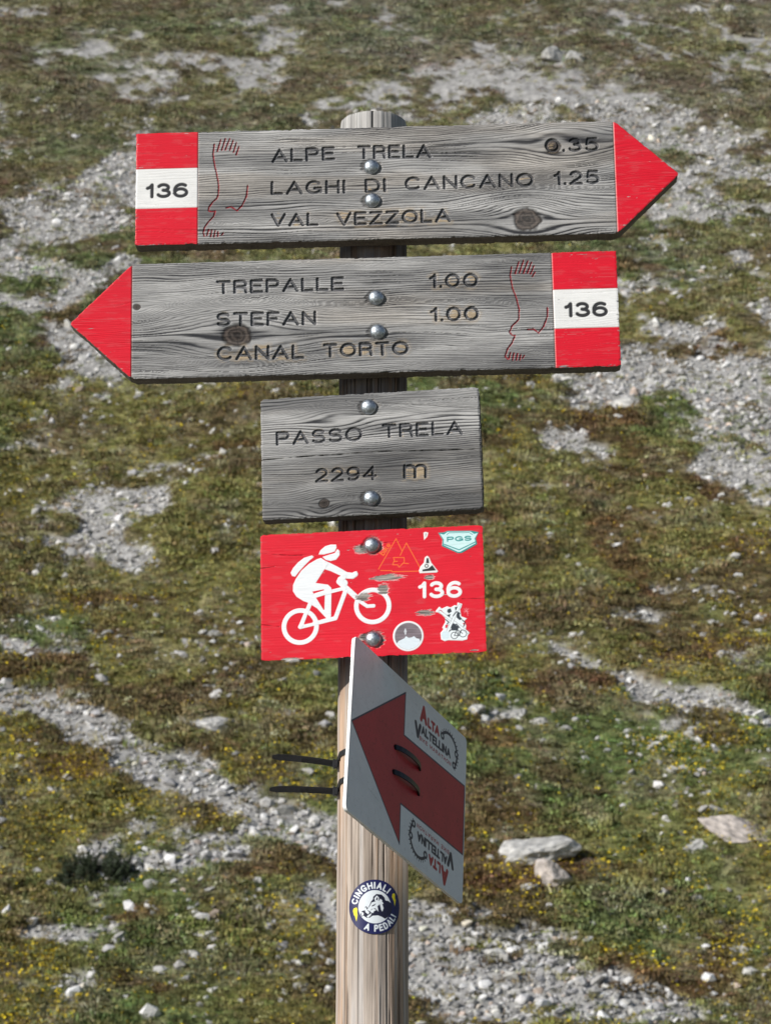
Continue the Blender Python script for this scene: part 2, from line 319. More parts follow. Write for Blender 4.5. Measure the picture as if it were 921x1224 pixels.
# boulders one can tell apart
m_rock = flat_mat('pale_limestone', (.44, .435, .42), .9, 0, 3.5, .45, .06, .15)
m_rockp = flat_mat('pinkish_limestone', (.45, .405, .375), .9, 0, 3.5, .42, .06, .15)
ROCKS = [(636, 1024, 84, 32, 0, 'long pale boulder lying on top of a pinkish block, lower right slope'), (660, 1056, 54, 40, 1, 'pinkish angular block beneath the long pale boulder'), (633, 1071, 28, 14, 0, 'small flat pale rock at the foot of the pinkish block'),
 (657, 1120, 26, 17, 0, 'wedge shaped white rock alone in green turf above the bottom scree'), (827, 1018, 44, 17, 0, 'rounded white boulder half sunk in turf left of the slanting slab'), (888, 1002, 84, 15, 1, 'long slanting pinkish slab at the lower right edge'),
 (643, 948, 17, 14, 0, 'single rounded white stone right of the arrow plate'), (568, 858, 30, 20, 0, 'pale rock just right of the arrow plate top corner'), (619, 855, 20, 20, 0, 'upright pale rock left of its wider neighbour above the arrow plate level'),
 (643, 864, 24, 15, 0, 'wider pale rock right of an upright one above the arrow plate level'), (676, 876, 20, 11, 0, 'low flat grey white stone right of the pair beside the arrow plate'), (716, 1015, 15, 10, 0, 'small white stone midway between the long boulder and rounded boulder'),
 (767, 941, 18, 11, 0, 'small flat white stone in turf below the right hand scree band'), (258, 873, 64, 22, 0, 'long low white boulder ending the scree streak left of the post'), (660, 68, 34, 20, 0, 'left rock of the grey outcrop high above the arrow tip'),
 (684, 72, 28, 13, 0, 'right lower rock of the grey outcrop high above the arrow tip'), (740, 484, 58, 18, 0, 'broad pale slab at the lower edge of the right scree field'), (787, 493, 13, 11, 1, 'little pinkish rock beside the broad pale slab'),
 (204, 487, 20, 10, 0, 'small flat white stone below the left pointing arrow board'), (273, 632, 14, 15, 0, 'taller of two white stones left of the red bike board top corner'), (243, 635, 12, 11, 0, 'smaller of two white stones left of the red bike board top corner'),
 (257, 762, 26, 9, 0, 'thin flat white stone level with the bicycle wheels'), (272, 811, 13, 7, 0, 'tiny flat stone left of the post below the bike board'), (6, 541, 18, 10, 0, 'flat white stone at the left edge of the picture halfway up'),
 (27, 1040, 14, 9, 0, 'left of two small white stones beside the dark dwarf pine'), (44, 1041, 14, 8, 0, 'right of two small white stones beside the dark dwarf pine'), (184, 1063, 24, 13, 0, 'pale rock touching the scree right of the dark dwarf pine'),
 (115, 1114, 18, 8, 0, 'flat white stone below the dark dwarf pine'), (62, 1128, 22, 13, 0, 'pale rock in the thin scree line near the lower left edge'), (230, 1143, 34, 16, 0, 'greyish low slab in brown turf left of the post foot'), (883, 1078, 12, 15, 0, 'upright small stone below the slanting slab'), (817, 1091, 9, 15, 0, 'narrow upright stone below the rounded white boulder'),
 (858, 973, 26, 14, 0, 'grey white stone above left of the slanting slab'), (913, 987, 16, 9, 0, 'small white stone at the right edge above the slanting slab'), (897, 965, 10, 12, 0, 'tiny white stone at the top of the group near the right edge'), (870, 12, 18, 14, 0, 'white rock at the very top right of the hillside'),
 (832, 12, 16, 10, 0, 'pale flat rock left of the white rock at the very top'), (105, 107, 9, 7, 0, 'lone white stone in dark turf at upper left'), (362, 1188, 28, 13, 0, 'flat pale rock just left of the post at the bottom'), (183, 1152, 14, 9, 0, 'little white stone left of the greyish low slab'), (700, 930, 14, 8, 1, 'small pinkish stone between the single white stone and right scree')]
for i, (px, py, w_, h_, pk, lab) in enumerate(ROCKS):
    P = place(px, py+h_*.25); gg = gravel(P[:1], P[1:2])[0]; P[2] += float(relief(P[:1], P[1:2], gg)[0])*1.05; d = np.linalg.norm(P-CAM); mpp = d/F_PX
    me = rock_mesh(500+i, 4, 1.0); o = bpy.data.objects.new('boulder', me); me.materials.append(m_rockp if pk else m_rock)
    me.polygons.foreach_set('use_smooth', np.zeros(len(me.polygons), bool)); link(o)
    o.scale = (w_*mpp*.62, w_*mpp*.45, max(h_*mpp*.72, w_*mpp*.2)); o.location = P+np.array([0, .05, h_*mpp*.22])
    o.rotation_euler = (.3, random.uniform(-.15, .15)+(.42 if i == 5 else 0), random.uniform(-.3, .3))
    tag(o, lab, 'rock', 'pale rocks on the hillside')
# dwarf pine
def dwarf_shrub(px, py, wd, ht, label, seed, name='dwarf_pine'):
    P = place(px, py); r = random.Random(seed); root = thing(name, Matrix.Translation(Vector(P)), label, 'shrub')
    co = []; tr = []; lc = []; lt = []
    for i in range(int(230*wd)):
        a = r.uniform(-1, 1); bx = a*wd*.5; by = r.uniform(-.2, .2)*wd; top = ht*(1-.55*abs(a)**1.5)*r.uniform(.3, 1.3)
        d = Vector((r.gauss(0, .5)+a*.5, r.gauss(0, .3), .8)).normalized(); p0 = Vector((bx, by, -.03+.78*by)); b = len(co); wv = .006
        p1 = p0+d*top; co += [tuple(p0+Vector((wv, 0, 0))), tuple(p0-Vector((wv*.5, wv, 0))), tuple(p0-Vector((wv*.5, -wv, 0))), tuple(p1)]; tr += [(b, b+1, b+3), (b+1, b+2, b+3), (b+2, b, b+3)]
        for k in range(80):
            t = r.uniform(.15, 1.02); q = p0.lerp(p1, t); nd = (d*r.uniform(.3, 1.2)+Vector((r.gauss(0, 1), r.gauss(0, 1), r.gauss(0, 1))).normalized()*.8).normalized()*r.uniform(.035, .06)
            sd = nd.cross(Vector((r.random(), r.random(), r.random()))).normalized()*.006; b = len(lc); lc += [tuple(q-sd), tuple(q+sd), tuple(q+nd)]; lt.append((b, b+1, b+2))
    obj('branches', np_mesh('branches', np.array(co), tris=np.array(tr)), M_BARK, root); obj('foliage', np_mesh('foliage', np.array(lc), tris=np.array(lt), smooth=False), M_NEEDLE, root)
M_BARK = flat_mat('pine_bark', (.08, .055, .04), .9); M_NEEDLE = flat_mat('pine_needles', (.028, .042, .020), .6, 0, 20, .4, 0)
dwarf_shrub(118, 1052, .80, .36, 'dark green dwarf pine bush spreading above the lower left scree', 3)
dwarf_shrub(300, 1072, .34, .16, 'small dark green dwarf shrub tucked against the scree edge left of the post', 5, 'low_shrub')

# ------------------------------------------------------------------ painting on fine relief grids
def arc(cx, cy, rx, ry, a0, a1, n=14):
    return [(cx+rx*math.cos(math.radians(a0+(a1-a0)*i/n)), cy+ry*math.sin(math.radians(a0+(a1-a0)*i/n))) for i in range(n+1)]
GL = {
 'A': (.92, [[(0, 0), (.46, 1), (.92, 0)], [(.17, .32), (.75, .32)]]),
 'B': (.74, [[(0, 0), (0, 1), (.42, 1)]+arc(.45, .76, .24, .24, 90, -90)+[(0, .52)], [(.42, .52)]+arc(.47, .26, .27, .26, 90, -90)+[(0, 0)]]),
 'C': (.86, [arc(.46, .5, .46, .5, 42, 318, 22)]),
 'D': (.82, [[(0, 0), (0, 1), (.36, 1)]+arc(.38, .5, .44, .5, 90, -90, 18)+[(0, 0)]]),
 'E': (.7, [[(.7, 1), (0, 1), (0, 0), (.7, 0)], [(0, .52), (.6, .52)]]),
 'F': (.68, [[(.68, 1), (0, 1), (0, 0)], [(0, .5), (.56, .5)]]),
 'G': (.92, [arc(.46, .5, .46, .5, 42, 345, 24), [(.5, .42), (.9, .42), (.9, .1)]]),
 'H': (.78, [[(0, 0), (0, 1)], [(.78, 0), (.78, 1)], [(0, .52), (.78, .52)]]),
 'I': (.001, [[(0, 0), (0, 1)]]), 'K': (.76, [[(0, 0), (0, 1)], [(.74, 1), (0, .38)], [(.26, .6), (.76, 0)]]),
 'L': (.64, [[(0, 1), (0, 0), (.64, 0)]]), 'M': (.94, [[(0, 0), (0, 1), (.47, .25), (.94, 1), (.94, 0)]]),
 'N': (.78, [[(0, 0), (0, 1), (.78, 0), (.78, 1)]]), 'O': (.96, [arc(.48, .5, .48, .5, 90, 450, 30)]),
 'P': (.74, [[(0, 0), (0, 1), (.44, 1)]+arc(.46, .73, .28, .27, 90, -90)+[(0, .46)]]),
 'R': (.76, [[(0, 0), (0, 1), (.44, 1)]+arc(.46, .74, .28, .26, 90, -90)+[(0, .48)], [(.4, .48), (.62, .42), (.72, .3), (.76, 0)]]),
 'S': (.76, [arc(.38, .755, .35, .245, 25, 180)+arc(.4, .74, .37, .24, 180, 255, 6)+arc(.38, .26, .38, .26, 75, -20, 10)+arc(.38, .26, .38, .26, -20, -155, 12)]),
 'T': (.8, [[(0, 1), (.8, 1)], [(.4, 1), (.4, 0)]]), 'V': (.88, [[(0, 1), (.44, 0), (.88, 1)]]),
 'Z': (.78, [[(.02, 1), (.78, 1), (0, 0), (.78, 0)]]), ' ': (.42, []), '.': (.001, [[(0, .02), (.001, 0)]]),
 '0': (.78, [arc(.39, .5, .39, .5, 90, 450, 26)]), '1': (.3, [[(0, .72), (.16, .8), (.28, 1), (.28, 0)]]),
 '2': (.72, [arc(.36, .7, .34, .3, 160, -25, 14)+[(.5, .42), (0, 0), (.72, 0)]]),
 '3': (.72, [arc(.35, .755, .31, .245, 155, -80, 14)+[(.34, .53)], [(.34, .53)]+arc(.36, .265, .36, .265, 85, -155, 16)]),
 '4': (.76, [[(.58, 0), (.58, 1), (0, .27), (.76, .27)]]), '5': (.74, [[(.68, 1), (.14, 1), (.06, .52)]+arc(.37, .32, .37, .32, 135, -150, 16)]),
 '6': (.74, [arc(.37, .31, .37, .31, 90, 450, 22), arc(.42, .5, .42, .5, 55, 195, 12)]), '9': (.74, [arc(.37, .69, .37, .31, 90, 450, 22), arc(.32, .5, .42, .5, -125, 15, 12)]),
 'm': (1.0, [[(0, 0), (0, 1)], [(0, .7)]+arc(.25, .72, .25, .28, 180, 0, 8)+[(.5, 0)], [(.5, .7)]+arc(.75, .72, .25, .28, 180, 0, 8)+[(1., 0)]]),
 'b': (.5, [[(0, 1), (0, 0)], arc(.25, .3, .25, .3, 0, 360, 12)]), 'i': (.001, [[(0, 0), (0, .6)], [(0, .85), (0, .9)]]), 'k': (.45, [[(0, 0), (0, 1)], [(.42, .6), (0, .25)], [(.15, .35), (.45, 0)]]), 'e': (.5, [[(.02, .3), (.5, .3)]+arc(.25, .3, .25, .3, 10, 320, 12)]),
}
class Canvas:
    def __init__(s, U, V, step):
        s.U, s.V, s.step = U, V, step; sh = U.shape; s.col = np.zeros(sh+(3,)); s.h = np.zeros(sh); s.r = np.full(sh, .8); s.reg = np.zeros(sh, int); s.names = ['']; s.opts = [{}]
        s.u1 = U[:, 0]
    def region(s, name, **k): s.names.append(name); s.opts.append(k); return len(s.names)-1
    def win(s, pts, m):
        xs = [p[0] for p in pts]; a = np.searchsorted(s.u1, min(xs)-m); b = np.searchsorted(s.u1, max(xs)+m)
        if b <= a: return None
        v = s.V[a:b]; ys = [p[1] for p in pts]; ok = np.where(((v > min(ys)-m) & (v < max(ys)+m)).any(0))[0]
        if len(ok) == 0: return None
        return slice(a, b), slice(ok[0], ok[-1]+1)
    def dist(s, W, pts):
        U, V = s.U[W], s.V[W]; d = np.full(U.shape, 1e9)
        for (ax, ay), (bx, by) in zip(pts, pts[1:]):
            dx, dy = bx-ax, by-ay; L = dx*dx+dy*dy+1e-18; t = np.clip(((U-ax)*dx+(V-ay)*dy)/L, 0, 1)
            d = np.minimum(d, (U-ax-t*dx)**2+(V-ay-t*dy)**2)
        return np.sqrt(d)
    def sd_stroke(s, lines, w, m=.004):
        W = s.win([p for l in lines for p in l], w/2+m)
        if W is None: return None, None
        d = None
        for l in lines:
            x = s.dist(W, l); d = x if d is None else np.minimum(d, x)
        return W, d-w/2
    def sd_poly(s, pts, m=.004):
        W = s.win(pts, m)
        if W is None: return None, None
        U, V = s.U[W], s.V[W]; c = list(pts)+[pts[0]]; d = s.dist(W, c); ins = np.zeros(U.shape, bool)
        for (ax, ay), (bx, by) in zip(c, c[1:]):
            if ay == by: continue
            ins ^= ((ay > V) != (by > V)) & (U < (bx-ax)*(V-ay)/(by-ay)+ax)
        return W, np.where(ins, -d, d)
    def sd_circle(s, c, R, R2=0):
        W = s.win([(c[0]-R, c[1]-R), (c[0]+R, c[1]+R)], .004)
        if W is None: return None, None
        q = np.hypot(s.U[W]-c[0], s.V[W]-c[1]); d = q-R
        return W, (np.maximum(d, R2-q) if R2 else d)
    def paint(s, W, d, col, h=None, r=None, reg=None, aa=None, op=1.0, mask=None):
        if W is None: return
        aa = aa or s.step*.7; m = sstep(aa, -aa, d)*op
        if mask is not None: m = m*mask
        if col is not None: s.col[W] = lerp(s.col[W], np.asarray(col), m[..., None])
        if h is not None: s.h[W] = s.h[W]+h*m
        if r is not None: s.r[W] = lerp(s.r[W], r, m)
        if reg is not None: s.reg[W] = np.where(m > .25, reg, s.reg[W])
def text_lines(txt, p0, p1, h, w, gap=.36, caps=None):
    """strokes of a line of text whose outer ends are p0 and p1 on the baseline"""
    p0 = np.array(p0); p1 = np.array(p1); e = (p1-p0); L = np.linalg.norm(e); e = e/L; n = np.array([-e[1], e[0]])
    tot = sum(GL[c][0] for c in txt)+gap*(len(txt)-1); H = h-w; sx = (L-w)/tot; x = w/2; out = []
    for c in txt:
        gw, st = GL[c]
        if st: out.append([[tuple(p0+e*(x+a*sx)+n*(w/2+b*H)) for a, b in s_] for s_ in st])
        x += (gw+gap)*sx
    return out
ZT = lambda sc, ox, oy: (lambda pts: [(ox+a/sc, oy+b/sc) for a, b in pts])
Z1, Z2, Z3, Z4 = ZT(2.709, 150, 120), ZT(2.709, 480, 120), ZT(2.709, 75, 290), ZT(2.709, 410, 290)
Z5, Z6, Z7 = ZT(3.176, 300, 450), ZT(3.176, 300, 620), ZT(3.5423, 310, 750)
POST_X = -0.01634; POST_R = .0445; TH = .028
def pose(yaw, pitch, roll, loc):
    return Matrix.Translation(Vector(loc)) @ Matrix.Rotation(yaw, 4, 'Z') @ Matrix.Rotation(pitch, 4, 'X') @ Matrix.Rotation(roll, 4, 'Y')
def plane_uv(mw):
    A = np.array(mw); o = A[:3, 3]; ex, ey, ez = A[:3, 0], A[:3, 1], A[:3, 2]
    def f(pts):
        r = []
        for x, y in pts:
            d = ray(x, y); t = ((o-CAM) @ ey)/(d @ ey); q = CAM+d*t-o; r.append((q @ ex, q @ ez))
        return r
    return f
def grid_normals(P):
    a = np.gradient(P, axis=0); b = np.gradient(P, axis=1); n = np.cross(a, b); return n/(np.linalg.norm(n, axis=-1, keepdims=True)+1e-12)
def emit(cv, mapf, root, base_name, mat0, thick=None, side_col=None, side_mat=None, flip=False):
    P = mapf(cv.U, cv.V, cv.h); Nn = grid_normals(P); Nn = Nn if not flip else -Nn
    n, m = cv.U.shape; i = np.arange(n*m).reshape(n, m); q = np.stack([i[:-1, :-1], i[1:, :-1], i[1:, 1:], i[:-1, 1:]], -1)
    if flip: q = q[..., ::-1]
    reg = np.maximum(np.maximum(cv.reg[:-1, :-1], cv.reg[1:, :-1]), np.maximum(cv.reg[1:, 1:], cv.reg[:-1, 1:])).ravel(); q = q.reshape(-1, 4)
    co = P.reshape(-1, 3); nn = Nn.reshape(-1, 3); cc = cv.col.reshape(-1, 3); rr = cv.r.ravel(); made = {}
    for k in range(len(cv.names)):
        f = q[reg == k]
        if len(f) == 0: continue
        u, inv = np.unique(f, return_inverse=True); f2 = inv.reshape(f.shape); C0, N0, K0, R0 = co[u], nn[u], cc[u], rr[u]; tris = []
        if k == 0 and thick:
            lp = np.concatenate([i[:, 0], i[-1, 1:], i[-2::-1, -1], i[0, -2:0:-1]]); B = co[lp]; nb = len(lp)
            tan = np.roll(B, -1, 0)-np.roll(B, 1, 0); on = np.cross(tan, np.array([0, -1., 0])); on /= np.linalg.norm(on, axis=1, keepdims=True)+1e-9
            on = on if (on*(B-B.mean(0))).sum() > 0 else -on
            R = 7; base = len(C0); per = np.concatenate([[0], np.cumsum(np.linalg.norm(np.diff(B, axis=0), axis=1))]); rings = []
            for j in range(R+1):
                t = j/R; Q = B.copy(); Q[:, 1] = B[:, 1]*(1-t)+thick*t
                if j not in (0,): Q = Q+on*(.00035*vn(per*900, np.full(nb, j*2.7), 31)+.0006*vn(per*60, np.full(nb, t*3), 33)-(.0012 if j == R else 0))[:, None]
                g = .5+.5*vn(per*45, np.full(nb, j*3.1+7), 37); g2 = .5+.5*vn(per*700, np.full(nb, j*1.7), 39)
                kk = np.asarray(side_col)*(.55+.6*g+.35*g2)[:, None]
                rings.append(Q); C0 = np.concatenate([C0, Q]); N0 = np.concatenate([N0, on]); K0 = np.concatenate([K0, kk]); R0 = np.concatenate([R0, np.full(nb, .85)])
            ax = np.arange(nb); bx = (ax+1) % nb; sq = []
            for j in range(R):
                a = base+j*nb; sq.append(np.stack([a+ax, a+nb+ax, a+nb+bx, a+bx], -1))
            f2 = np.concatenate([f2]+sq); bc = len(C0); C0 = np.concatenate([C0, rings[-1], rings[-1].mean(0)[None]]); N0 = np.concatenate([N0, np.tile([0, 1., 0], (nb+1, 1))])
            K0 = np.concatenate([K0, np.tile(np.asarray(side_col), (nb+1, 1))]); R0 = np.concatenate([R0, np.full(nb+1, .85)]); tris = np.stack([bc+ax, np.full(nb, bc+nb), bc+bx], -1)
        me = np_mesh(cv.names[k] or base_name, C0, f2, tris, K0, R0, N0)
        op = cv.opts[k]; par = made.get(op.get('under'), root); made[k] = obj(cv.names[k] or base_name, me, op.get('mat', mat0), par, op.get('label'))
    return made
flat_map = lambda U, V, H: np.stack([U, -H, V], -1)
def board_canvas(W, H, step, tip=None, seed=0):
    """tip=(side, u, v): pointed end reaching (u, v)"""
    us = np.linspace(-W/2, W/2, int(W/step)); 
    if tip: 
        n = int(abs(tip[1]-tip[0]*W/2)/step); ex = np.linspace(tip[0]*W/2, tip[1], n)[1:]; us = np.concatenate([us, ex]) if tip[0] > 0 else np.concatenate([ex[::-1], us])
    eta = np.linspace(-1, 1, int(H/step)); U = np.repeat(us[:, None], len(eta), 1); top = np.full(len(us), H/2); bot = np.full(len(us), -H/2)
    if tip:
        t = np.clip((us*tip[0]-W/2)/(tip[1]*tip[0]-W/2), 0, 1); top = lerp(H/2, tip[2]+.0015, t); bot = lerp(-H/2, tip[2]-.0015, t)
    chip = lambda s: .0003*fbm(us*260, us*0+s, seed+s, 3)-.0009*sstep(.6, .95, fbm(us*90, us*0+s, seed+s+5, 3))-.003*np.exp(-(W/2-np.abs(us))**2/.003**2)*(.5+.5*vn(us*200, us*0, seed+s+2))
    top = top+chip(1); bot = bot-chip(2)
    V = bot[:, None]+(top-bot)[:, None]*(eta[None]+1)/2
    U = U+(U < -W/2+1e-6)*0
    endj = .0004*fbm(V*300, V*0+3, seed+8, 3)
    if not (tip and tip[0] < 0): U[0] += -endj[0]-.0008*np.abs(vn(V[0]*500, V[0]*0, seed+3))*0
    if not (tip and tip[0] > 0): U[-1] += endj[-1]
    cv = Canvas(U, V, step); cv.W, cv.H = W, H; cv.edge = np.minimum(top[:, None]-V, V-bot[:, None])
    de = np.full(U.shape, 1.)
    if not (tip and tip[0] < 0): de = np.minimum(de, U+W/2)
    if not (tip and tip[0] > 0): de = np.minimum(de, W/2-U)
    cv.edge = np.minimum(cv.edge, de)
    return cv
def wood(cv, seed, knots=(), pitch=.0030, tone=1.0, warm=.34, split=None):
    U, V = cv.U, cv.V
    f = V+.0055*fbm(U/.22, V/.07, seed, 3)+.0012*fbm(U/.05, V/.012, seed+1, 2)
    for ku, kv, a, b, st, R in knots:
        e = np.exp(-(((U-ku)/a)**2+((V-kv)/b)**2)); f = (f-kv)*(1-st*e)+kv
    wob = 1+.0*f; ph = f/pitch+1.3*vn(f/.011, f*0, seed+3)+.16*fbm(U/.09, V/.004, seed+4, 2)
    tri = np.abs((ph % 1)*2-1); ridge = sstep(.05, .60, tri); lineamp = .45+.55*sstep(-.5, .6, fbm(U/.12, V/.02, seed+6, 3))
    fib = fbm(U/.022, V/.0007, seed+7, 3); fib2 = fbm(U/.09, V/.0016, seed+8, 2); big = fbm(U/.13, V/.018, seed+9, 4)
    crk = sstep(.62, .85, fbm(U/.10, f/.0011, seed+10, 2))*sstep(.0, .5, fbm(U/.1, V/.03, seed+11, 2))
    s = .50+1.0*(ridge-.6)*lineamp+.13*fib+.12*fib2+.24*big; s = s*(1-.75*crk)
    stain = sstep(.18, .7, fbm(U/.16, V/.035, seed+14, 4)+.25*fib2); s = s*(1-.42*stain); bleach = sstep(.2, .75, fbm(U/.12, V/.012, seed+15, 4)); s = s+.20*bleach
    rs = np.random.default_rng(seed); split_m = 0*U
    for _ in range(7):
        c0 = rs.uniform(-.07, .07); u0 = rs.uniform(-.3, .3)*cv.W/.63; ln = rs.uniform(.03, .12)
        split_m = np.maximum(split_m, sstep(.00055, .0001, np.abs(f-c0+.0006*vn(U/.02, U*0, seed+40)))*sstep(ln, ln*.4, np.abs(U-u0)))
    s = s*(1-.85*split_m)
    base = lerp(C(.036, .037, .042), C(.44, .435, .43), np.clip(s, 0, 1.15)[..., None])
    base = lerp(base, base*C(1.12, .98, .82), (warm*sstep(-.2, .8, fbm(U/.2, V/.03, seed+12, 3)))[..., None])
    h = .00055*(ridge-.5)*lineamp+.00012*fib+.00008*fib2-.0006*crk-.0009*split_m+.0003*big*.3
    for ku, kv, a, b, st, R in knots:
        if R <= 0: continue
        q = np.hypot((U-ku)/1.15, V-kv)/R+.09*fbm(U/.006, V/.006, seed+20, 2); m = sstep(1.05, .92, q); rim = np.exp(-((q-1.02)/.10)**2)
        rg = .5+.5*np.cos(q*17+.8*vn(U/.004, V/.004, seed+21)); th = np.arctan2(V-kv, U-ku); rad = np.maximum(sstep(.05, .0, np.abs(vn(U/.005, V/.02, seed+22)*.4+ (V-kv)/R*.8))*sstep(.9, .5, q), .6*sstep(.9, .99, np.cos(th*4+seed)))
        kc = lerp(C(.035, .028, .025), C(.135, .108, .092), (rg*.6+.2*fib)[..., None])*(1-.6*rad)[..., None]*(.6+.6*sstep(.1, .9, q))[..., None]
        base = lerp(base, kc, (m*.9)[..., None]); base = base*(1-.6*rim)[..., None]; h = h-m*(.0004+.0003*rad-.0001*rg)-rim*.0005
    if split is not None: lo = sstep(.002, -.002, V-split(U)); base = base*(1-.34*lo*(.8+.4*fib))[..., None]
    er = sstep(.0022, 0, cv.edge+.0006*fbm(U*300, V*300, seed+30, 2)); h = h-.0011*er*er; base = base*(1-.25*er*sstep(0, .5, fib))[..., None]
    cv.col[:] = base*tone; cv.h[:] = h; cv.r[:] = .85; cv.f = f; cv.wood_col = cv.col.copy(); cv.fib = fib; cv.seed = seed
def engrave(cv, txt, pts, cap, uv, mmpp, w=.0041, depth=.0021, tan=.3, name='lettering', under=None, gap=.36, wear=.12, fade=.15):
    """pts: photo pixels of the outer baseline ends, cap: cap height in photo pixels"""
    p0, p1 = uv(pts); glyphs = text_lines(txt, p0, p1, cap*mmpp, w, gap); rg = cv.region(name, under=under)
    for g in glyphs:
        if not g: continue
        W, d = cv.sd_stroke(g, w, .006); U, V = cv.U[W], cv.V[W]
        d = d+.00022*fbm(U*900, V*900, cv.seed+51, 2)
        on = d < .0002; enc = (np.maximum.accumulate(on, 0) & np.maximum.accumulate(on[::-1], 0)[::-1]).astype(float)
        for _ in range(3): enc[1:-1] = (enc[:-2]+enc[1:-1]+enc[2:])/3; enc[:, 1:-1] = (enc[:, :-2]+enc[:, 1:-1]+enc[:, 2:])/3
        near = sstep(.0060, .0010, d)*(.35 if tan > .6 else .1)
        halo = np.maximum(enc, near)*sstep(1.02-tan, 1.30-tan, .5+.35*fbm(U/.02, V/.01, cv.seed+50, 2)+.42*vn(U/.008, V/.0009, cv.seed+52))
        cv.col[W] = lerp(cv.col[W], C(.40, .31, .20)*(.7+.6*(cv.fib[W]*.3+.5))[..., None], (np.clip(halo, 0, 1)*.85)[..., None])
        rim = sstep(.0009, .0002, d)*sstep(-.0004, .0001, d); cv.col[W] = cv.col[W]*(1+.35*rim)[..., None]
        m = sstep(.00035, -.00025, d); scr = 1-sstep(1-wear*4, 1, .5+.5*fbm(U/.01, V/.0012, cv.seed+53, 2)); pc = C(.050, .054, .060)*(.8+.5*(cv.fib[W]*.4+.5))[..., None]
        kf = np.clip(1-fade-.35*sstep(0, .8, fbm(U/.012, V/.004, cv.seed+55, 2))-.25*np.clip(cv.fib[W], 0, 1), .1, 1)*(scr*.7+.3)
        cv.col[W] = lerp(cv.col[W], lerp(cv.wood_col[W]*C(.52, .52, .55), pc, kf[..., None]), m[..., None])
        cv.h[W] = cv.h[W]*(1-m*.6)-depth*sstep(.0003, -.0012, d); cv.r[W] = lerp(cv.r[W], .6, m); cv.reg[W] = np.where(m > .2, rg, cv.reg[W])
def groove(cv, lines, w, col, depth, name, uv=None, label=None):
    rg = cv.region(name, label=label)
    for l in lines:
        W, d = cv.sd_stroke([uv(l) if uv else l], w, .004)
        if W is None: continue
        U, V = cv.U[W], cv.V[W]; d = d+.0003*fbm(U*600, V*600, cv.seed+60, 2); m = sstep(.0003, -.0003, d)
        cv.col[W] = lerp(cv.col[W], np.asarray(col)*(.8+.4*vn(U*1500, V*1500, 3))[..., None], (m*.9)[..., None]); cv.h[W] -= depth*sstep(.0003, -.0008, d); cv.reg[W] = np.where(m > .3, rg, cv.reg[W])
RED = C(.67, .010, .027); WHITE = C(.80, .80, .79)
def painted(cv, mask_d, col, name, seed, chips=.5, label=None, mat=None, lift=.00025, soft=.6):
    """mask_d: signed distance over the whole canvas of a painted field"""
    U, V = cv.U, cv.V; rg = cv.region(name, label=label, mat=mat or M_PAINT); m = sstep(.0004, -.0004, mask_d); edge_in = np.minimum(-mask_d, cv.edge)
    nz = .5*fbm(U/.010, V/.0022, seed, 4)+.5*fbm(U/.03, V/.0009, seed+1, 3)
    chip = sstep(.56, .68, nz+1.5*chips*sstep(.006, 0, cv.edge)-.15+.35*(chips-.5)); pale = sstep(.05, .6, fbm(U/.02, V/.004, seed+2, 3)+chips*sstep(.01, 0, edge_in)*.5-.3)
    hair = sstep(.80, .93, fbm(U/.05, V/.0008, seed+4, 2)); c = np.asarray(col)*(1+.05*fbm(U/.04, V/.02, seed+3, 3))[..., None]; c = lerp(c, c*.5+C(.35, .33, .32)*.5, (pale*.13)[..., None])
    c = lerp(c, cv.wood_col*1.1, (np.clip(chip+.5*hair*chips, 0, 1))[..., None]); cv.col[:] = lerp(cv.col, c, m[..., None]); cv.h[:] = cv.h*(1-soft*m)+m*lift*(1-chip); cv.r[:] = lerp(cv.r, lerp(.42, .85, chip), m)
    cv.reg[:] = np.where(m > .5, rg, cv.reg); return rg
def dome_bolt(root, u, v, seed):
    n, k = 28, 9; R = .0102; co = [(0, -.0066, 0)]; q = []; t = []
    for j in range(1, k+1):
        a = j/k*math.pi/2*.98; rr = R*math.sin(a); hh = .0066*math.cos(a)
        for i in range(n): co.append((rr*math.cos(i*6.2832/n), -hh, rr*math.sin(i*6.2832/n)))
    for i in range(n): co.append((R*.96*math.cos(i*6.2832/n), .003, R*.96*math.sin(i*6.2832/n)))
    for i in range(n): t.append((0, 1+i, 1+(i+1) % n))
    for j in range(k):
        for i in range(n): a = 1+j*n+i; b = 1+j*n+(i+1) % n; q.append((a, a+n, b+n, b))
    me = np_mesh('bolt', np.array(co), q, t); o = obj('bolt', me, M_BOLT, root); o.location = (u, 0, v); return o
def bolt_scar(cv, u, v, amt=1.0, col=None):
    W = cv.win([(u, v)], .022)
    U, V = cv.U[W], cv.V[W]; q = np.hypot((U-u)/1.25, V-v)+.0018*fbm(U/.006, V/.0016, cv.seed+70, 3); m = sstep(.0125, .0098, q)*amt
    left = sstep(.010, -.014, U-u)
    c = lerp(C(.24, .225, .21), C(.035, .033, .033), left[..., None]) if col is None else col
    cv.col[W] = lerp(cv.col[W], c*(.7+.6*(.5+.4*cv.fib[W]))[..., None], (m*.85)[..., None]); cv.h[W] -= m*.0012
    if amt > .8: cv.reg[W] = np.where(m > .5, 0, cv.reg[W])
def px_mm(mw):   # metres per photo pixel on a board
    A = np.array(mw); return ((A[:3, 3]-CAM) @ np.array([0, math.cos(PITCH), math.sin(PITCH)]))/F_PX
def board_pose(yaw, roll, x, z):
    c = np.array([POST_X+math.sin(yaw)*(POST_R+TH), -math.cos(yaw)*(POST_R+TH), 0]) + np.array([math.cos(yaw), math.sin(yaw), 0])*x
    return pose(yaw, 0, roll, (c[0], c[1], z))
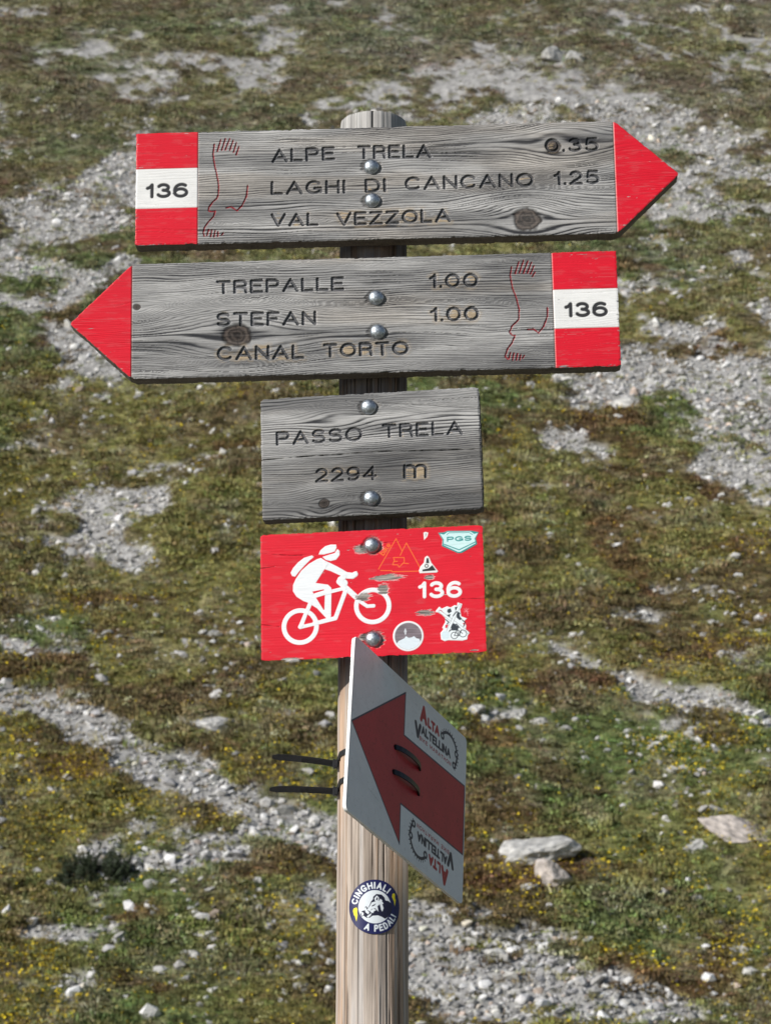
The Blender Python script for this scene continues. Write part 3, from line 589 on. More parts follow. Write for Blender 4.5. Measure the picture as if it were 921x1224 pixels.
FOOT1 = [[(288, 142), (284, 175), (289, 210), (297, 245), (302, 275), (301, 305), (296, 318), (284, 328), (271, 345), (269, 358), (279, 360), (291, 358), (286, 375), (268, 395), (257, 410), (252, 428), (256, 440)],
 [(298, 165), (309, 128)], [(312, 162), (324, 124)], [(324, 160), (338, 124)], [(338, 162), (349, 130)], [(350, 168), (360, 137)], [(359, 176), (368, 150)],
 [(264, 438), (270, 418)], [(276, 441), (280, 420)], [(287, 442), (291, 422)], [(299, 441), (300, 426)], [(311, 436), (317, 429)],
 [(326, 348), (343, 345), (362, 357), (378, 340), (392, 310), (396, 276)]]
FOOT2 = [[(545, 78), (540, 105), (547, 145), (560, 180), (569, 215), (568, 250), (546, 270), (538, 290), (547, 300), (556, 301), (546, 325), (531, 345), (524, 368), (532, 378)],
 [(556, 100), (568, 62)], [(570, 98), (583, 58)], [(583, 98), (597, 60)], [(596, 98), (609, 64)], [(606, 102), (617, 76)], [(612, 110), (620, 96)],
 [(536, 376), (541, 356)], [(548, 380), (552, 358)], [(560, 381), (564, 360)], [(571, 380), (574, 363)], [(580, 374), (586, 366)],
 [(596, 281), (614, 279), (632, 292), (649, 270), (661, 238), (660, 211)]]
DKRED = C(.34, .018, .030)

# ------------------------------------------------------------------ the post
def post_map(U, V, H): r = POST_R+H; th = U/POST_R; return np.stack([POST_X+r*np.sin(th), -r*np.cos(th), V], -1)
def build_post():
    zt = 2.6455; n = 300; zs = np.concatenate([np.linspace(-.4, 1.2, 60)[:-1], np.linspace(1.2, zt, 420)]); th = np.linspace(-math.pi, math.pi, n)
    U, V = np.meshgrid(th*POST_R, zs, indexing='ij'); cv = Canvas(U, V, .001); T = th[:, None]+0*V
    cx, cy = np.cos(T)*POST_R, np.sin(T)*POST_R   # seamless noise around the post
    def nn(a, bz, s, o=3): return .5*(fbm((cx+.2)/a, V/bz, s, o)+fbm((cy+.2)/a, V/bz+5, s+50, o))*1.3
    fine = nn(.0009, .09, 1); mid = nn(.003, .16, 4); big = nn(.02, .4, 7); crack = sstep(.70, .9, nn(.0013, .28, 11, 2))*.8; crack = np.maximum(crack, sstep(.0015, .0006, np.abs(U-(.0002+.003*vn(V*5, V*0, 3)+.002*vn(V*23, V*0, 4))))*sstep(2.56, 2.58, V))
    s = .60+.30*fine+.22*mid+.10*big
    col = lerp(C(.13, .10, .08), C(.60, .50, .42), np.clip(s, 0, 1)[..., None]); col = lerp(col, col*C(1.1, .84, .62), (.75*sstep(.0, .6, nn(.005, .5, 21)))[..., None]); col = lerp(col, C(.50, .49, .49)*(.7+.4*s)[..., None], (.5*sstep(.1, .7, nn(.006, .35, 31)))[..., None])
    col = col*(1-.75*crack)[..., None]; gt = col.mean(-1, keepdims=True)*C(1.06, 1.05, 1.03); col = lerp(col, gt, (.15+.8*sstep(zt-.09, zt-.05, V))[..., None])
    painted_shade = sstep(1.84, 1.90, V+.02*fine)*sstep(zt-.05, zt-.09, V+.01*fine); col = col*(1-painted_shade[..., None]*C(.62, .60, .52)*(.9+.1*mid)[..., None])  # shade behind and between the boards, darkened into the post colour
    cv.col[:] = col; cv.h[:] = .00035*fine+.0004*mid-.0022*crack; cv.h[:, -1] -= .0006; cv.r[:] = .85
    mw = Matrix.Identity(4); root = thing('post', mw, 'round weathered wooden post carrying all the boards, plate and ties', 'post')
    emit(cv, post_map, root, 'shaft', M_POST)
    co = [(POST_X+(POST_R-.0006)*math.sin(t), -(POST_R-.0006)*math.cos(t), zt) for t in np.linspace(-math.pi, math.pi, 60)[:-1]]+[(POST_X, 0, zt-.001)]
    tr = [(i, (i+1) % 59, 59) for i in range(59)]; obj('end_grain', np_mesh('end_grain', np.array(co), tris=tr), flat_mat('end_grain', (.3, .28, .26), .9, 0, 300, .4, .0005), root)
    return root
post = build_post()
def cyl_uv(R):
    def f(pts):
        out = []
        for x, y in pts:
            d = ray(x, y); ox, oy = CAM[0]-POST_X, CAM[1]; a = d[0]**2+d[1]**2; b = ox*d[0]+oy*d[1]; c = ox*ox+oy*oy-R*R; t = (-b-math.sqrt(max(0, b*b-a*c)))/a; q = CAM+d*t
            out.append((math.atan2(q[0]-POST_X, -q[1])*R, q[2]))
        return out
    return f
def build_post_sticker():
    uv = cyl_uv(POST_R); ZS = ZT(12.28, 410, 1045); (cu, cz), = uv(ZS([(465, 478)])); R = .0333
    f = lambda pts: [(a-cu, b-cz) for a, b in uv(ZS(pts))]
    n = 150; rr = np.linspace(0, R, n); k = np.linspace(-R, R, 190); U, V = np.meshgrid(k, k, indexing='ij'); q = np.hypot(U, V)+1e-9; sq = np.maximum(np.abs(U), np.abs(V))/q; U, V = U*sq, V*sq  # square grid mapped to a disc
    cv = Canvas(U, V, .00035); cv.u1 = k; cv.win = lambda pts, m: (slice(0, 190), slice(0, 190)); cv.seed = 9
    NAVY = C(.012, .014, .085); BLK = C(.012, .012, .035); PW = C(.72, .77, .82); YEL = C(.85, .72, .01)
    cv.col[:] = NAVY; cv.r[:] = .4; A = slice(0, 190), slice(0, 190); q = np.hypot(U, V)
    cv.paint(A, q-.0203, PW)
    poly = lambda pts, c: cv.paint(*cv.sd_poly(f(pts)), c)
    poly([(440, 330), (485, 290), (560, 300), (600, 340), (615, 385), (660, 395), (705, 440), (712, 520), (690, 580), (650, 630), (610, 655), (560, 625), (510, 605), (430, 610), (390, 640), (345, 640), (300, 610), (275, 625), (258, 590), (275, 540), (320, 530), (320, 480), (345, 470), (360, 500), (390, 450), (410, 400), (435, 370)], BLK)
    poly([(455, 355), (490, 312), (520, 340), (520, 380), (490, 405), (465, 390)], PW); poly([(478, 375), (495, 335), (508, 350), (500, 385)], BLK)
    poly([(540, 360), (570, 385), (565, 400), (588, 430), (570, 440), (588, 500), (570, 550), (552, 520), (535, 440), (500, 470), (515, 550), (470, 500), (420, 510), (390, 545), (352, 520), (390, 470), (420, 415), (470, 400), (530, 385)], PW)
    poly([(415, 465), (450, 445), (480, 430), (460, 460), (425, 475)], BLK); poly([(395, 540), (440, 505), (485, 525), (450, 545), (440, 570), (405, 560)], PW)
    poly([(330, 475), (350, 520), (385, 560), (370, 590), (330, 560), (318, 510)], PW); poly([(270, 550), (305, 570), (298, 605), (275, 610)], PW); poly([(345, 620), (385, 590), (420, 570), (400, 610), (365, 640)], PW)
    for pts in ([(160, 505), (200, 488), (215, 515), (210, 560), (215, 600), (200, 695), (180, 620), (165, 600), (150, 540)], [(715, 290), (740, 278), (752, 300), (752, 350), (762, 385), (748, 470), (736, 400), (722, 370), (708, 330)]): poly(pts, YEL)
    def ring_text(txt, a0, a1, r0, h, w, inward):
        tot = sum(GL[c][0]*.62 for c in txt)+.36*(len(txt)-1); x = 0
        for c in txt:
            gw, st = GL[c]
            for s_ in st:
                l = []
                for a, b in s_:
                    t = math.radians(a0+(a1-a0)*(x+a*.62)/tot); rad = r0+(b if inward else 1-b)*h; l.append((rad*math.sin(t), rad*math.cos(t)))
                l2 = [l[0]]
                for p, q_ in zip(l, l[1:]): l2 += [((p[0]+q_[0])/2, (p[1]+q_[1])/2), q_]
                cv.paint(*cv.sd_stroke([l2], w), PW)
            x += gw*.62+.36
    ring_text('CINGHIALI', -80, 41, .0228, .0068, .0018, True)
    ring_text('A PEDALI', 205, 113, .0228, .0068, .0018, False)
    o = emit(cv, lambda U, V, H: post_map(U+cu, V+cz, H+.0011), post, 'round_sticker', M_STICK)
build_post_sticker()

# ------------------------------------------------------------------ upper board, points right
def build_b1():
    mw = board_pose(-0.0354, -0.0141, .0052, 2.5306); uv = plane_uv(mw); mm = px_mm(mw); root = thing('direction_board', mw, 'top grey wooden arrow board pointing right with red tip, reads Alpe Trela', 'sign board')
    (tu, tv), = uv([(809.5, 208)]); cv = board_canvas(.632, .158, .00075, (1, tu, tv), 10)
    K = uv(Z2([(405, 385), (535, 135), (490, 150)])); kn = [(K[0][0], K[0][1], .060, .036, 1.0, .0155), (K[1][0], K[1][1], .070, .034, .95, 0), (K[2][0], K[2][1], .018, .02, .6, .0085)]
    wood(cv, 11, kn, .0031); U, V = cv.U, cv.V
    w2 = uv(Z1([(235, 300)]))[0][0]; y1 = uv(Z1([(130, 221)]))[0][1]; y2 = uv(Z1([(130, 349)]))[0][1]; ut = uv(Z2([(690, 250)]))[0][0]
    painted(cv, np.maximum(U-w2, y1-V), RED, 'painted_band', 40, .30, 'upper red painted band'); pw = painted(cv, np.maximum(np.maximum(U-w2, V-y1), y2-V), WHITE, 'number_panel', 44, .15); painted(cv, np.maximum(U-w2, V-y2), RED, 'painted_band', 48, .28, 'lower red painted band')
    painted(cv, ut-U, RED, 'arrow_tip', 52, .25)
    for line in ([(w2, -.08), (w2, .08)], [(ut, -.08), (ut, .08)]): 
        W, d = cv.sd_stroke([line], .0012); cv.paint(W, d, C(.30, .22, .2), h=-.0012, op=.8)
    for yy in (y1, y2): W, d = cv.sd_stroke([[(-.33, yy), (w2, yy)]], .0008); cv.paint(W, d, C(.35, .1, .1), h=-.0006, op=.7)
    E = lambda t, z, pts, cap, tan=.2, fade=.36: engrave(cv, t, z(pts), cap, uv, mm, tan=tan, fade=fade)
    E('ALPE', Z1, [(473, 203), (680, 194)], 18.3, .1); E('TRELA', lambda p: Z1([p[0]])+Z2([p[1]]), [(750, 191), (97, 187)], 18.2, .15)
    E('LAGHI', Z1, [(470, 307), (713, 302)], 18.2, .15); E('DI', Z1, [(775, 300), (845, 297)], 18.2, .6); E('CANCANO', Z2, [(10, 293), (428, 279)], 18.2, .15)
    E('VAL', Z1, [(470, 410), (626, 407)], 17.5, .4, .5); E('VEZZOLA', lambda p: Z1([p[0]])+Z2([p[1]]), [(683, 408), (160, 394)], 17.8, .68, .5)
    E('0.35', Z2, [(463, 169), (638, 165)], 18.5, .35); E('1.25', Z2, [(492, 276), (641, 271)], 18.5, .1)
    p0, p1 = uv(Z1([(66, 318), (204, 315)])); rg = cv.region('number', under=pw, mat=M_PAINT)
    for g in text_lines('136', p0, p1, 19.3*mm, .0047, .34): cv.paint(*cv.sd_stroke(g, .0047), C(.035, .035, .037), h=-.0004, reg=rg)
    groove(cv, [Z1(l) for l in FOOT1], .0019, DKRED, .0012, 'footprint_emblem', uv)
    bl = uv([(444, 199.5), (445, 239.5)])
    for b in bl: bolt_scar(cv, *b, .75)
    emit(cv, flat_map, root, 'plank', M_WOOD, TH, (.16, .14, .12))
    for i, b in enumerate(bl): dome_bolt(root, b[0], b[1], i)
def build_b2():
    mw = board_pose(-0.0294, -0.0183, .0045, 2.3477); uv = plane_uv(mw); mm = px_mm(mw); root = thing('direction_board', mw, 'second grey wooden arrow board pointing left with red tip, reads Trepalle', 'sign board')
    (tu, tv), = uv([(85, 387)]); cv = board_canvas(.631, .1576, .00075, (-1, tu, tv), 30)
    K = uv(Z3([(565, 300), (240, 208)])); kn = [(K[0][0], K[0][1], .080, .040, 1.0, .0155), (K[1][0], K[1][1], .03, .018, .9, .0042)]
    wood(cv, 31, kn, .0029, 1.0); U, V = cv.U, cv.V
    w2 = uv(Z4([(681, 250)]))[0][0]; y1 = uv(Z4([(780, 150)]))[0][1]; y2 = uv(Z4([(780, 276)]))[0][1]; ut = uv(Z3([(224, 250)]))[0][0]
    painted(cv, np.maximum(w2-U, y1-V), RED, 'painted_band', 60, .32, 'upper red painted band'); pw = painted(cv, np.maximum(np.maximum(w2-U, V-y1), y2-V), WHITE, 'number_panel', 64, .35); painted(cv, np.maximum(w2-U, V-y2), RED, 'painted_band', 68, .38, 'lower red painted band')
    painted(cv, U-ut, RED, 'arrow_tip', 72, .25)
    for line in ([(w2, -.08), (w2, .08)], [(ut, -.08), (ut, .08)]): 
        W, d = cv.sd_stroke([line], .0012); cv.paint(W, d, C(.30, .22, .2), h=-.0012, op=.8)
    for yy in (y1, y2): W, d = cv.sd_stroke([[(w2, yy), (.33, yy)]], .0008); cv.paint(W, d, C(.35, .1, .1), h=-.0006, op=.7)
    E = lambda t, z, pts, cap, tan=.2, fade=.36: engrave(cv, t, z(pts), cap, uv, mm, tan=tan, fade=fade)
    X = lambda p: Z3([p[0]])+Z4([p[1]])
    E('TREPALLE', X, [(497, 168), (5, 155)], 18, .2, .4); E('STEFAN', Z3, [(497, 273), (822, 268)], 18.5, .2, .3); E('CANAL', Z3, [(499, 383), (783, 377)], 18.5, .75); E('TORTO', X, [(843, 373), (214, 364)], 18, .72, .4)
    E('1.00', Z4, [(278, 148), (438, 145)], 18.7, .75); E('1.00', Z4, [(282, 257), (441, 253)], 18.7, .8)
    p0, p1 = uv(Z4([(716, 243), (857, 240)])); rg = cv.region('number', under=pw, mat=M_PAINT)
    for g in text_lines('136', p0, p1, 19.3*mm, .0047, .34): cv.paint(*cv.sd_stroke(g, .0047), C(.035, .035, .037), h=-.0004, reg=rg)
    groove(cv, [Z4(l) for l in FOOT2], .0019, DKRED, .0012, 'footprint_emblem', uv)
    bl = uv([(449.5, 356), (451.5, 396.5)])
    for b in bl: bolt_scar(cv, *b, .75)
    emit(cv, flat_map, root, 'plank', M_WOOD, TH, (.16, .14, .12))
    for i, b in enumerate(bl): dome_bolt(root, b[0], b[1], i)
def build_b3():
    mw = board_pose(-0.0992, -0.0287, .0047, 2.1604); uv = plane_uv(mw); mm = px_mm(mw); root = thing('name_board', mw, 'plain grey rectangular wooden board under the arrows, reads Passo Trela 2294 m', 'sign board')
    cv = board_canvas(.2822, .1615, .0007, None, 50); K = uv(Z5([(278, 482), (385, 522), (700, 130)])); kn = [(K[0][0], K[0][1], .03, .022, .85, .0058), (K[1][0], K[1][1], .025, .014, .7, 0), (K[2][0]-.13, K[2][1]-.004, .05, .02, .9, 0), (K[2][0], K[2][1]+.02, .12, .03, -.5, 0)]
    sl_ = uv(Z5([(35, 318), (868, 275)])); wood(cv, 57, kn, .0027, 1.0, split=lambda u: sl_[0][1]+(u-sl_[0][0])*(sl_[1][1]-sl_[0][1])/(sl_[1][0]-sl_[0][0]))
    l = uv(Z5([(35, 318), (200, 304), (330, 296), (480, 285), (700, 281), (868, 275)])); W, d = cv.sd_stroke([l], .0009); cv.paint(W, d+.0004*fbm(cv.U[W]/.01, cv.V[W]/.002, 3, 2), C(.02, .02, .02), h=-.002)
    l = uv(Z5([(380, 95), (600, 105), (868, 122)])); W, d = cv.sd_stroke([l], .0006); cv.paint(W, d, C(.03, .03, .03), h=-.001, op=.8)
    E = lambda t, pts, cap, tan=.2, fade=.36: engrave(cv, t, Z5(pts), cap, uv, mm, tan=tan, w=.0038, fade=fade)
    E('PASSO', [(95, 264), (424, 245)], 18.0, .3, .42); E('TRELA', [(497, 235), (805, 221)], 17.8, .2, .3); E('2294', [(243, 404), (478, 394)], 18.2, .4, .85); E('m', [(577, 389), (668, 387)], 18.2, .68, .3)
    bl = uv([(440.5, 486.5), (443.5, 595.5)])
    for b in bl: bolt_scar(cv, *b, .8)
    emit(cv, flat_map, root, 'plank', M_WOOD, TH, (.13, .12, .11))
    for i, b in enumerate(bl): dome_bolt(root, b[0], b[1], i)
def build_b4():
    mw = board_pose(-0.1046, -0.0202, .0072, 1.9776); uv = plane_uv(mw); mm = px_mm(mw); root = thing('bike_route_board', mw, 'red painted rectangular board with white mountain biker, number 136 and small stickers', 'sign board')
    cv = board_canvas(.2832, .1631, .00055, None, 70); wood(cv, 77, [], .003); U, V = cv.U, cv.V; wc = cv.wood_col
    cv.names[0] = 'plank'; rg = painted(cv, U*0-1, RED*C(1.0, 1.0, 1.0), 'red_paint', 80, .06, soft=.82)
    for pts in ([(33, 132), (150, 140), (210, 138)], [(33, 190), (90, 182)], [(33, 402), (110, 410)], [(395, 100), (470, 96), (560, 85)], [(815, 110), (878, 108)], [(860, 55), (880, 56)], [(800, 305), (885, 302)], [(440, 440), (520, 452)]):
        W, d = cv.sd_stroke([uv(Z6(pts))], .0005); cv.paint(W, d+.0003*fbm(U[W]/.006, V[W]/.002, 5, 2), C(.12, .008, .012), h=-.0007, op=.85)
    # white pictogram, coordinates on the 6.14x enlargement
    ZB = ZT(6.14, 330, 640); P = lambda pts: uv(ZB(pts)); rgb = cv.region('cyclist_pictogram', mat=M_PAINT); rs = []
    def wp(W, d): cv.paint(W, d, C(.80, .83, .86), h=.0002, r=.4, reg=rgb)
    S_ = lambda pts, w_: wp(*cv.sd_stroke([P(pts)], w_*mm/6.14))
    G = lambda pts: wp(*cv.sd_poly(P(pts)))
    for c, R1, R2 in (((177, 669), 137, 103), ((708, 518), 137, 104)): (c_,) = P([c]); wp(*cv.sd_circle(c_, R1*mm/6.14, R2*mm/6.14))
    G([(312, 140), (325, 110), (360, 80), (400, 68), (440, 68), (443, 90), (430, 118), (400, 128), (350, 140)]); G([(340, 158), (380, 145), (430, 130), (450, 100), (465, 115), (465, 145), (440, 178), (400, 188), (365, 180)])
    G([(262, 148), (277, 158), (245, 185), (205, 225), (165, 270), (140, 303), (118, 298), (107, 275), (125, 240), (160, 200), (205, 165)])
    G([(330, 166), (300, 175), (240, 210), (185, 260), (145, 320), (125, 365), (124, 410), (150, 450), (200, 482), (235, 490), (215, 520), (250, 540), (372, 610), (385, 560), (290, 455), (360, 425), (350, 395), (262, 412), (270, 425), (285, 440), (355, 415), (400, 425), (405, 380), (370, 360), (290, 350), (355, 250), (400, 265), (480, 300), (440, 330), (468, 372), (505, 350), (500, 325), (535, 318), (530, 275), (450, 235), (385, 205)][:0] or
      [(330, 166), (300, 175), (240, 210), (185, 260), (145, 320), (125, 365), (124, 410), (150, 450), (200, 482), (230, 492), (300, 535), (372, 612), (402, 605), (410, 440), (404, 385), (380, 362), (290, 350), (355, 248), (385, 205)])
    G([(345, 180), (355, 248), (400, 262), (450, 285), (520, 318), (560, 318), (600, 290), (590, 262), (560, 275), (520, 270), (450, 230), (390, 200)])
    S_([(495, 305), (462, 340), (585, 452)], 40); S_([(475, 325), (500, 350)], 50); S_([(580, 285), (560, 300)], 40); S_([(500, 390), (300, 440)], 30); S_([(510, 405), (435, 608), (178, 672)], 31); S_([(250, 500), (178, 672)], 30); S_([(620, 488), (668, 520), (715, 517)], 26)
    def rp(pts): W, d = cv.sd_poly(P(pts)); cv.paint(W, d, RED, reg=rg)
    rp([(265, 412), (350, 396), (352, 403), (275, 428)]); rp([(292, 458), (358, 437), (354, 545), (348, 548)]); rp([(405, 425), (486, 404), (425, 590), (402, 600)]); rp([(255, 508), (355, 605), (315, 630), (300, 610), (275, 560), (240, 530)]) if 0 else None
    rp([(262, 520), (358, 602), (316, 625), (300, 590), (278, 560), (250, 540)]); rp([(229, 580), (252, 595), (270, 640), (205, 655)])
    E = text_lines('136', *uv(Z6([(634, 303), (800, 300)])), 20.6*mm, .0044, .36); rn = cv.region('number', mat=M_PAINT)
    for g in E: cv.paint(*cv.sd_stroke(g, .0044), C(.80, .82, .84), h=.0002, r=.4, reg=rn)
    # stickers
    ZC = ZT(6.579, 445, 630); k = mm/6.579
    def stk(name, label): return cv.region(name, mat=M_STICK, label=label)
    r1 = stk('mountain_outline_sticker', 'thin orange twin peak outline with the word bike'); OR = C(.85, .16, .02)
    for l in ([(48, 330), (185, 92), (232, 188)], [(218, 222), (266, 125), (385, 340)], [(65, 342), (150, 343), (155, 352), (385, 346)], [(165, 240), (248, 240), (250, 275), (210, 315), (198, 298), (158, 296), (172, 262), (165, 240)], [(170, 270), (195, 270)], [(250, 285), (282, 288)]): cv.paint(*cv.sd_stroke([uv(ZC(l))], .0010), OR, reg=r1)
    for g in text_lines('bike', *uv(ZC([(88, 228), (148, 142)])), 50*k, .0010, .25): cv.paint(*cv.sd_stroke(g, .0011), OR, reg=r1)
    r2 = stk('shield_sticker', 'white and teal shield shaped sticker lettered PGS'); TE = C(.02, .27, .27); LT = C(.60, .82, .83)
    cv.paint(*cv.sd_poly(uv(ZC([(515, 45), (560, 42), (590, 30), (775, 28), (835, 40), (812, 90), (822, 135), (700, 205), (668, 205), (545, 150), (550, 100)]))), TE, h=.0003, r=.35, reg=r2)
    cv.paint(*cv.sd_poly(uv(ZC([(528, 52), (560, 60), (590, 38), (770, 36), (800, 55), (828, 46), (802, 90), (810, 128), (690, 195), (670, 195), (556, 142), (560, 100)]))), LT, reg=r2)
    cv.paint(*cv.sd_stroke([uv(ZC([(560, 135), (680, 180), (808, 118)]))], .0013), TE); cv.paint(*cv.sd_stroke([uv(ZC([(585, 60), (600, 46), (760, 44), (785, 60)]))], .0008), TE)
    for g in text_lines('PGS', *uv(ZC([(585, 118), (778, 108)])), 42*k, .0016, .3): cv.paint(*cv.sd_stroke(g, .0016), TE, reg=r2)
    r3 = stk('triangle_sticker', 'small white and black sticker with a rider on a mound')
    cv.paint(*cv.sd_poly(uv(ZC([(365, 345), (378, 310), (405, 280), (412, 240), (430, 226), (445, 238), (462, 280), (515, 348), (505, 358), (372, 364)]))), C(.8, .8, .8), h=.0003, r=.35, reg=r3)
    cv.paint(*cv.sd_poly(uv(ZC([(392, 335), (440, 325), (470, 300), (500, 342), (392, 350)]))), C(.03, .03, .03)); 
    for c_, a, b in (((425, 306), 16, 9),): (q,) = uv(ZC([c_])); cv.paint(*cv.sd_circle(q, a*k, b*k), C(.03, .03, .03))
    cv.paint(*cv.sd_poly(uv(ZC([(420, 285), (425, 245), (440, 245), (446, 285)]))), C(.04, .04, .04))
    cv.paint(*cv.sd_poly(uv(ZC([(400, 45), (415, 38), (438, 45), (430, 75), (405, 102)]))), C(.8, .8, .8), reg=stk('drop_sticker', 'tiny white drop shaped sticker')); cv.paint(*cv.sd_stroke([uv(ZC([(420, 52), (418, 72)]))], .0009), C(.2, .2, .2))
    ZD = ZT(7.085, 455, 710); k = mm/7.085; (c_,) = uv(ZD([(232, 357)])); r4 = stk('summit_sticker', 'round grey sticker with white summit and small flame')
    cv.paint(*cv.sd_circle(c_, 129*k), C(.80, .82, .84), h=.0003, r=.35, reg=r4)
    W, d = cv.sd_circle(c_, 114*k); cv.paint(W, d, C(.20, .165, .185)*(1+.35*vn(U[W]/.012, V[W]/.0009, 6))[..., None]); 
    W, d = cv.sd_poly(uv(ZD([(120, 440), (150, 400), (200, 375), (212, 358), (235, 372), (262, 368), (280, 358), (300, 375), (325, 382), (345, 420), (300, 480), (230, 500), (150, 480)]))); W2, d2 = cv.sd_circle(c_, 114*k)
    cv.paint(W, np.maximum(d, np.hypot(U[W]-c_[0], V[W]-c_[1])-113*k), C(.70, .78, .84)); cv.paint(*cv.sd_poly(uv(ZD([(207, 290), (218, 318), (208, 350), (197, 318)]))), C(.75, .8, .85)); cv.paint(*cv.sd_stroke([uv(ZD([(208, 310), (208, 330)]))], .0007), C(.25, .2, .22))
    r5 = stk('crossed_tools_sticker', 'white and black cut-out sticker of crossed shovels over a bicycle'); WB = C(.78, .84, .87); BK = C(.04, .05, .06)
    def wb(pts): cv.paint(*cv.sd_poly(uv(ZD(pts))), WB, h=.0003, r=.35, reg=r5)
    wb([(460, 150), (495, 108), (515, 125), (560, 105), (590, 115), (625, 95), (645, 100), (650, 72), (688, 85), (680, 115), (670, 130), (680, 190), (728, 208), (705, 230), (722, 270), (718, 300), (752, 330), (735, 350), (730, 385), (690, 395), (570, 392), (540, 400), (510, 385), (505, 330), (530, 300), (520, 285), (545, 240), (545, 205), (515, 175), (480, 155)])
    for pts in ([(565, 130), (590, 122), (600, 150), (575, 165), (560, 150)], [(625, 112), (650, 108), (655, 130), (630, 140)], [(640, 160), (665, 155), (668, 190), (690, 215), (665, 222), (640, 200)], [(585, 265), (620, 245), (660, 280), (650, 310), (600, 310)], [(555, 180), (590, 170), (580, 200)]): cv.paint(*cv.sd_poly(uv(ZD(pts))), BK)
    RC = RED*C(1, 3, 2)
    cv.paint(*cv.sd_poly(uv(ZD([(495, 135), (512, 138), (530, 160), (520, 168), (500, 155)]))), RC); cv.paint(*cv.sd_poly(uv(ZD([(545, 262), (572, 260), (560, 290), (545, 288)]))), RC); cv.paint(*cv.sd_poly(uv(ZD([(690, 250), (712, 240), (712, 270)]))), RC)
    for a, b, w_ in (((500, 150), (735, 325), 17), ((665, 95), (560, 330), 17)): cv.paint(*cv.sd_stroke([uv(ZD([a, b]))], (w_+9)*k), BK, op=.5); cv.paint(*cv.sd_stroke([uv(ZD([a, b]))], w_*k), WB)
    (q,) = uv(ZD([(548, 350)])); cv.paint(*cv.sd_circle(q, 36*k), C(.66, .78, .84)); (q,) = uv(ZD([(695, 335)])); cv.paint(*cv.sd_circle(q, 33*k, 27*k), BK); (q,) = uv(ZD([(622, 352)])); cv.paint(*cv.sd_circle(q, 31*k, 25*k), BK)
    for l in ([(622, 352), (645, 300), (690, 335)], [(622, 352), (660, 355), (645, 300)], [(660, 355), (682, 305)]): cv.paint(*cv.sd_stroke([uv(ZD(l))], .0009), BK)
    for l in ([(580, 315), (600, 300), (610, 270), (640, 255), (665, 285)], [(612, 185), (640, 150), (668, 165)], [(545, 215), (575, 240), (560, 255)], [(690, 222), (712, 240), (700, 275)]): cv.paint(*cv.sd_stroke([uv(ZD(l))], .0013), BK)
    rr_ = cv.region('faded_mark', mat=M_PAINT)
    for l in ([(705, 125), (740, 165)], [(740, 125), (705, 160)], [(722, 118), (735, 185)], [(700, 145), (742, 148)]): cv.paint(*cv.sd_stroke([uv(ZD(l))], .0006), C(.75, .35, .4), op=.6)
    # paint gone, bare wood
    for (cx, cy, a, b) in ((515, 223, 58, 13), (500, 268, 24, 20), (425, 297, 30, 17), (678, 221, 20, 10), (660, 357, 34, 12), (420, 116, 32, 16), (425, 452, 20, 13), (150, 532, 40, 4), (845, 499, 14, 3), (497, 460, 12, 8)):
        (q,) = uv(Z6([(cx, cy)])); kk = mm/3.176; W = cv.win([q], .03)
        d = np.hypot((U[W]-q[0])/(a*kk), (V[W]-q[1])/(b*kk))+.33*fbm(U[W]/.008, V[W]/.0011, 90, 3)
        bc = C(.27, .25, .23)*(1+.9*vn(U[W]/.015, V[W]/.0011, 93)*.8)[..., None]; m = sstep(.95, .8, d); edge = sstep(1.1, .98, d)*(1-m)
        cv.col[W] = lerp(cv.col[W], C(.75, .6, .6), (edge*.5)[..., None]); cv.col[W] = lerp(cv.col[W], np.clip(bc, .03, .5), m[..., None]); cv.h[W] -= m*(.0005+.0003*vn(U[W]/.015, V[W]/.0011, 93)); cv.r[W] = lerp(cv.r[W], .85, m)
    bl = uv([(444.5, 652), (446, 764)])
    for b in bl: bolt_scar(cv, *b, .8)
    cv.reg[cv.reg == 0] = 0
    emit(cv, flat_map, root, 'plank', M_WOOD, TH, (.12, .10, .09))
    for i, b in enumerate(bl): dome_bolt(root, b[0], b[1], i)
build_b1(); build_b2(); build_b3(); build_b4()

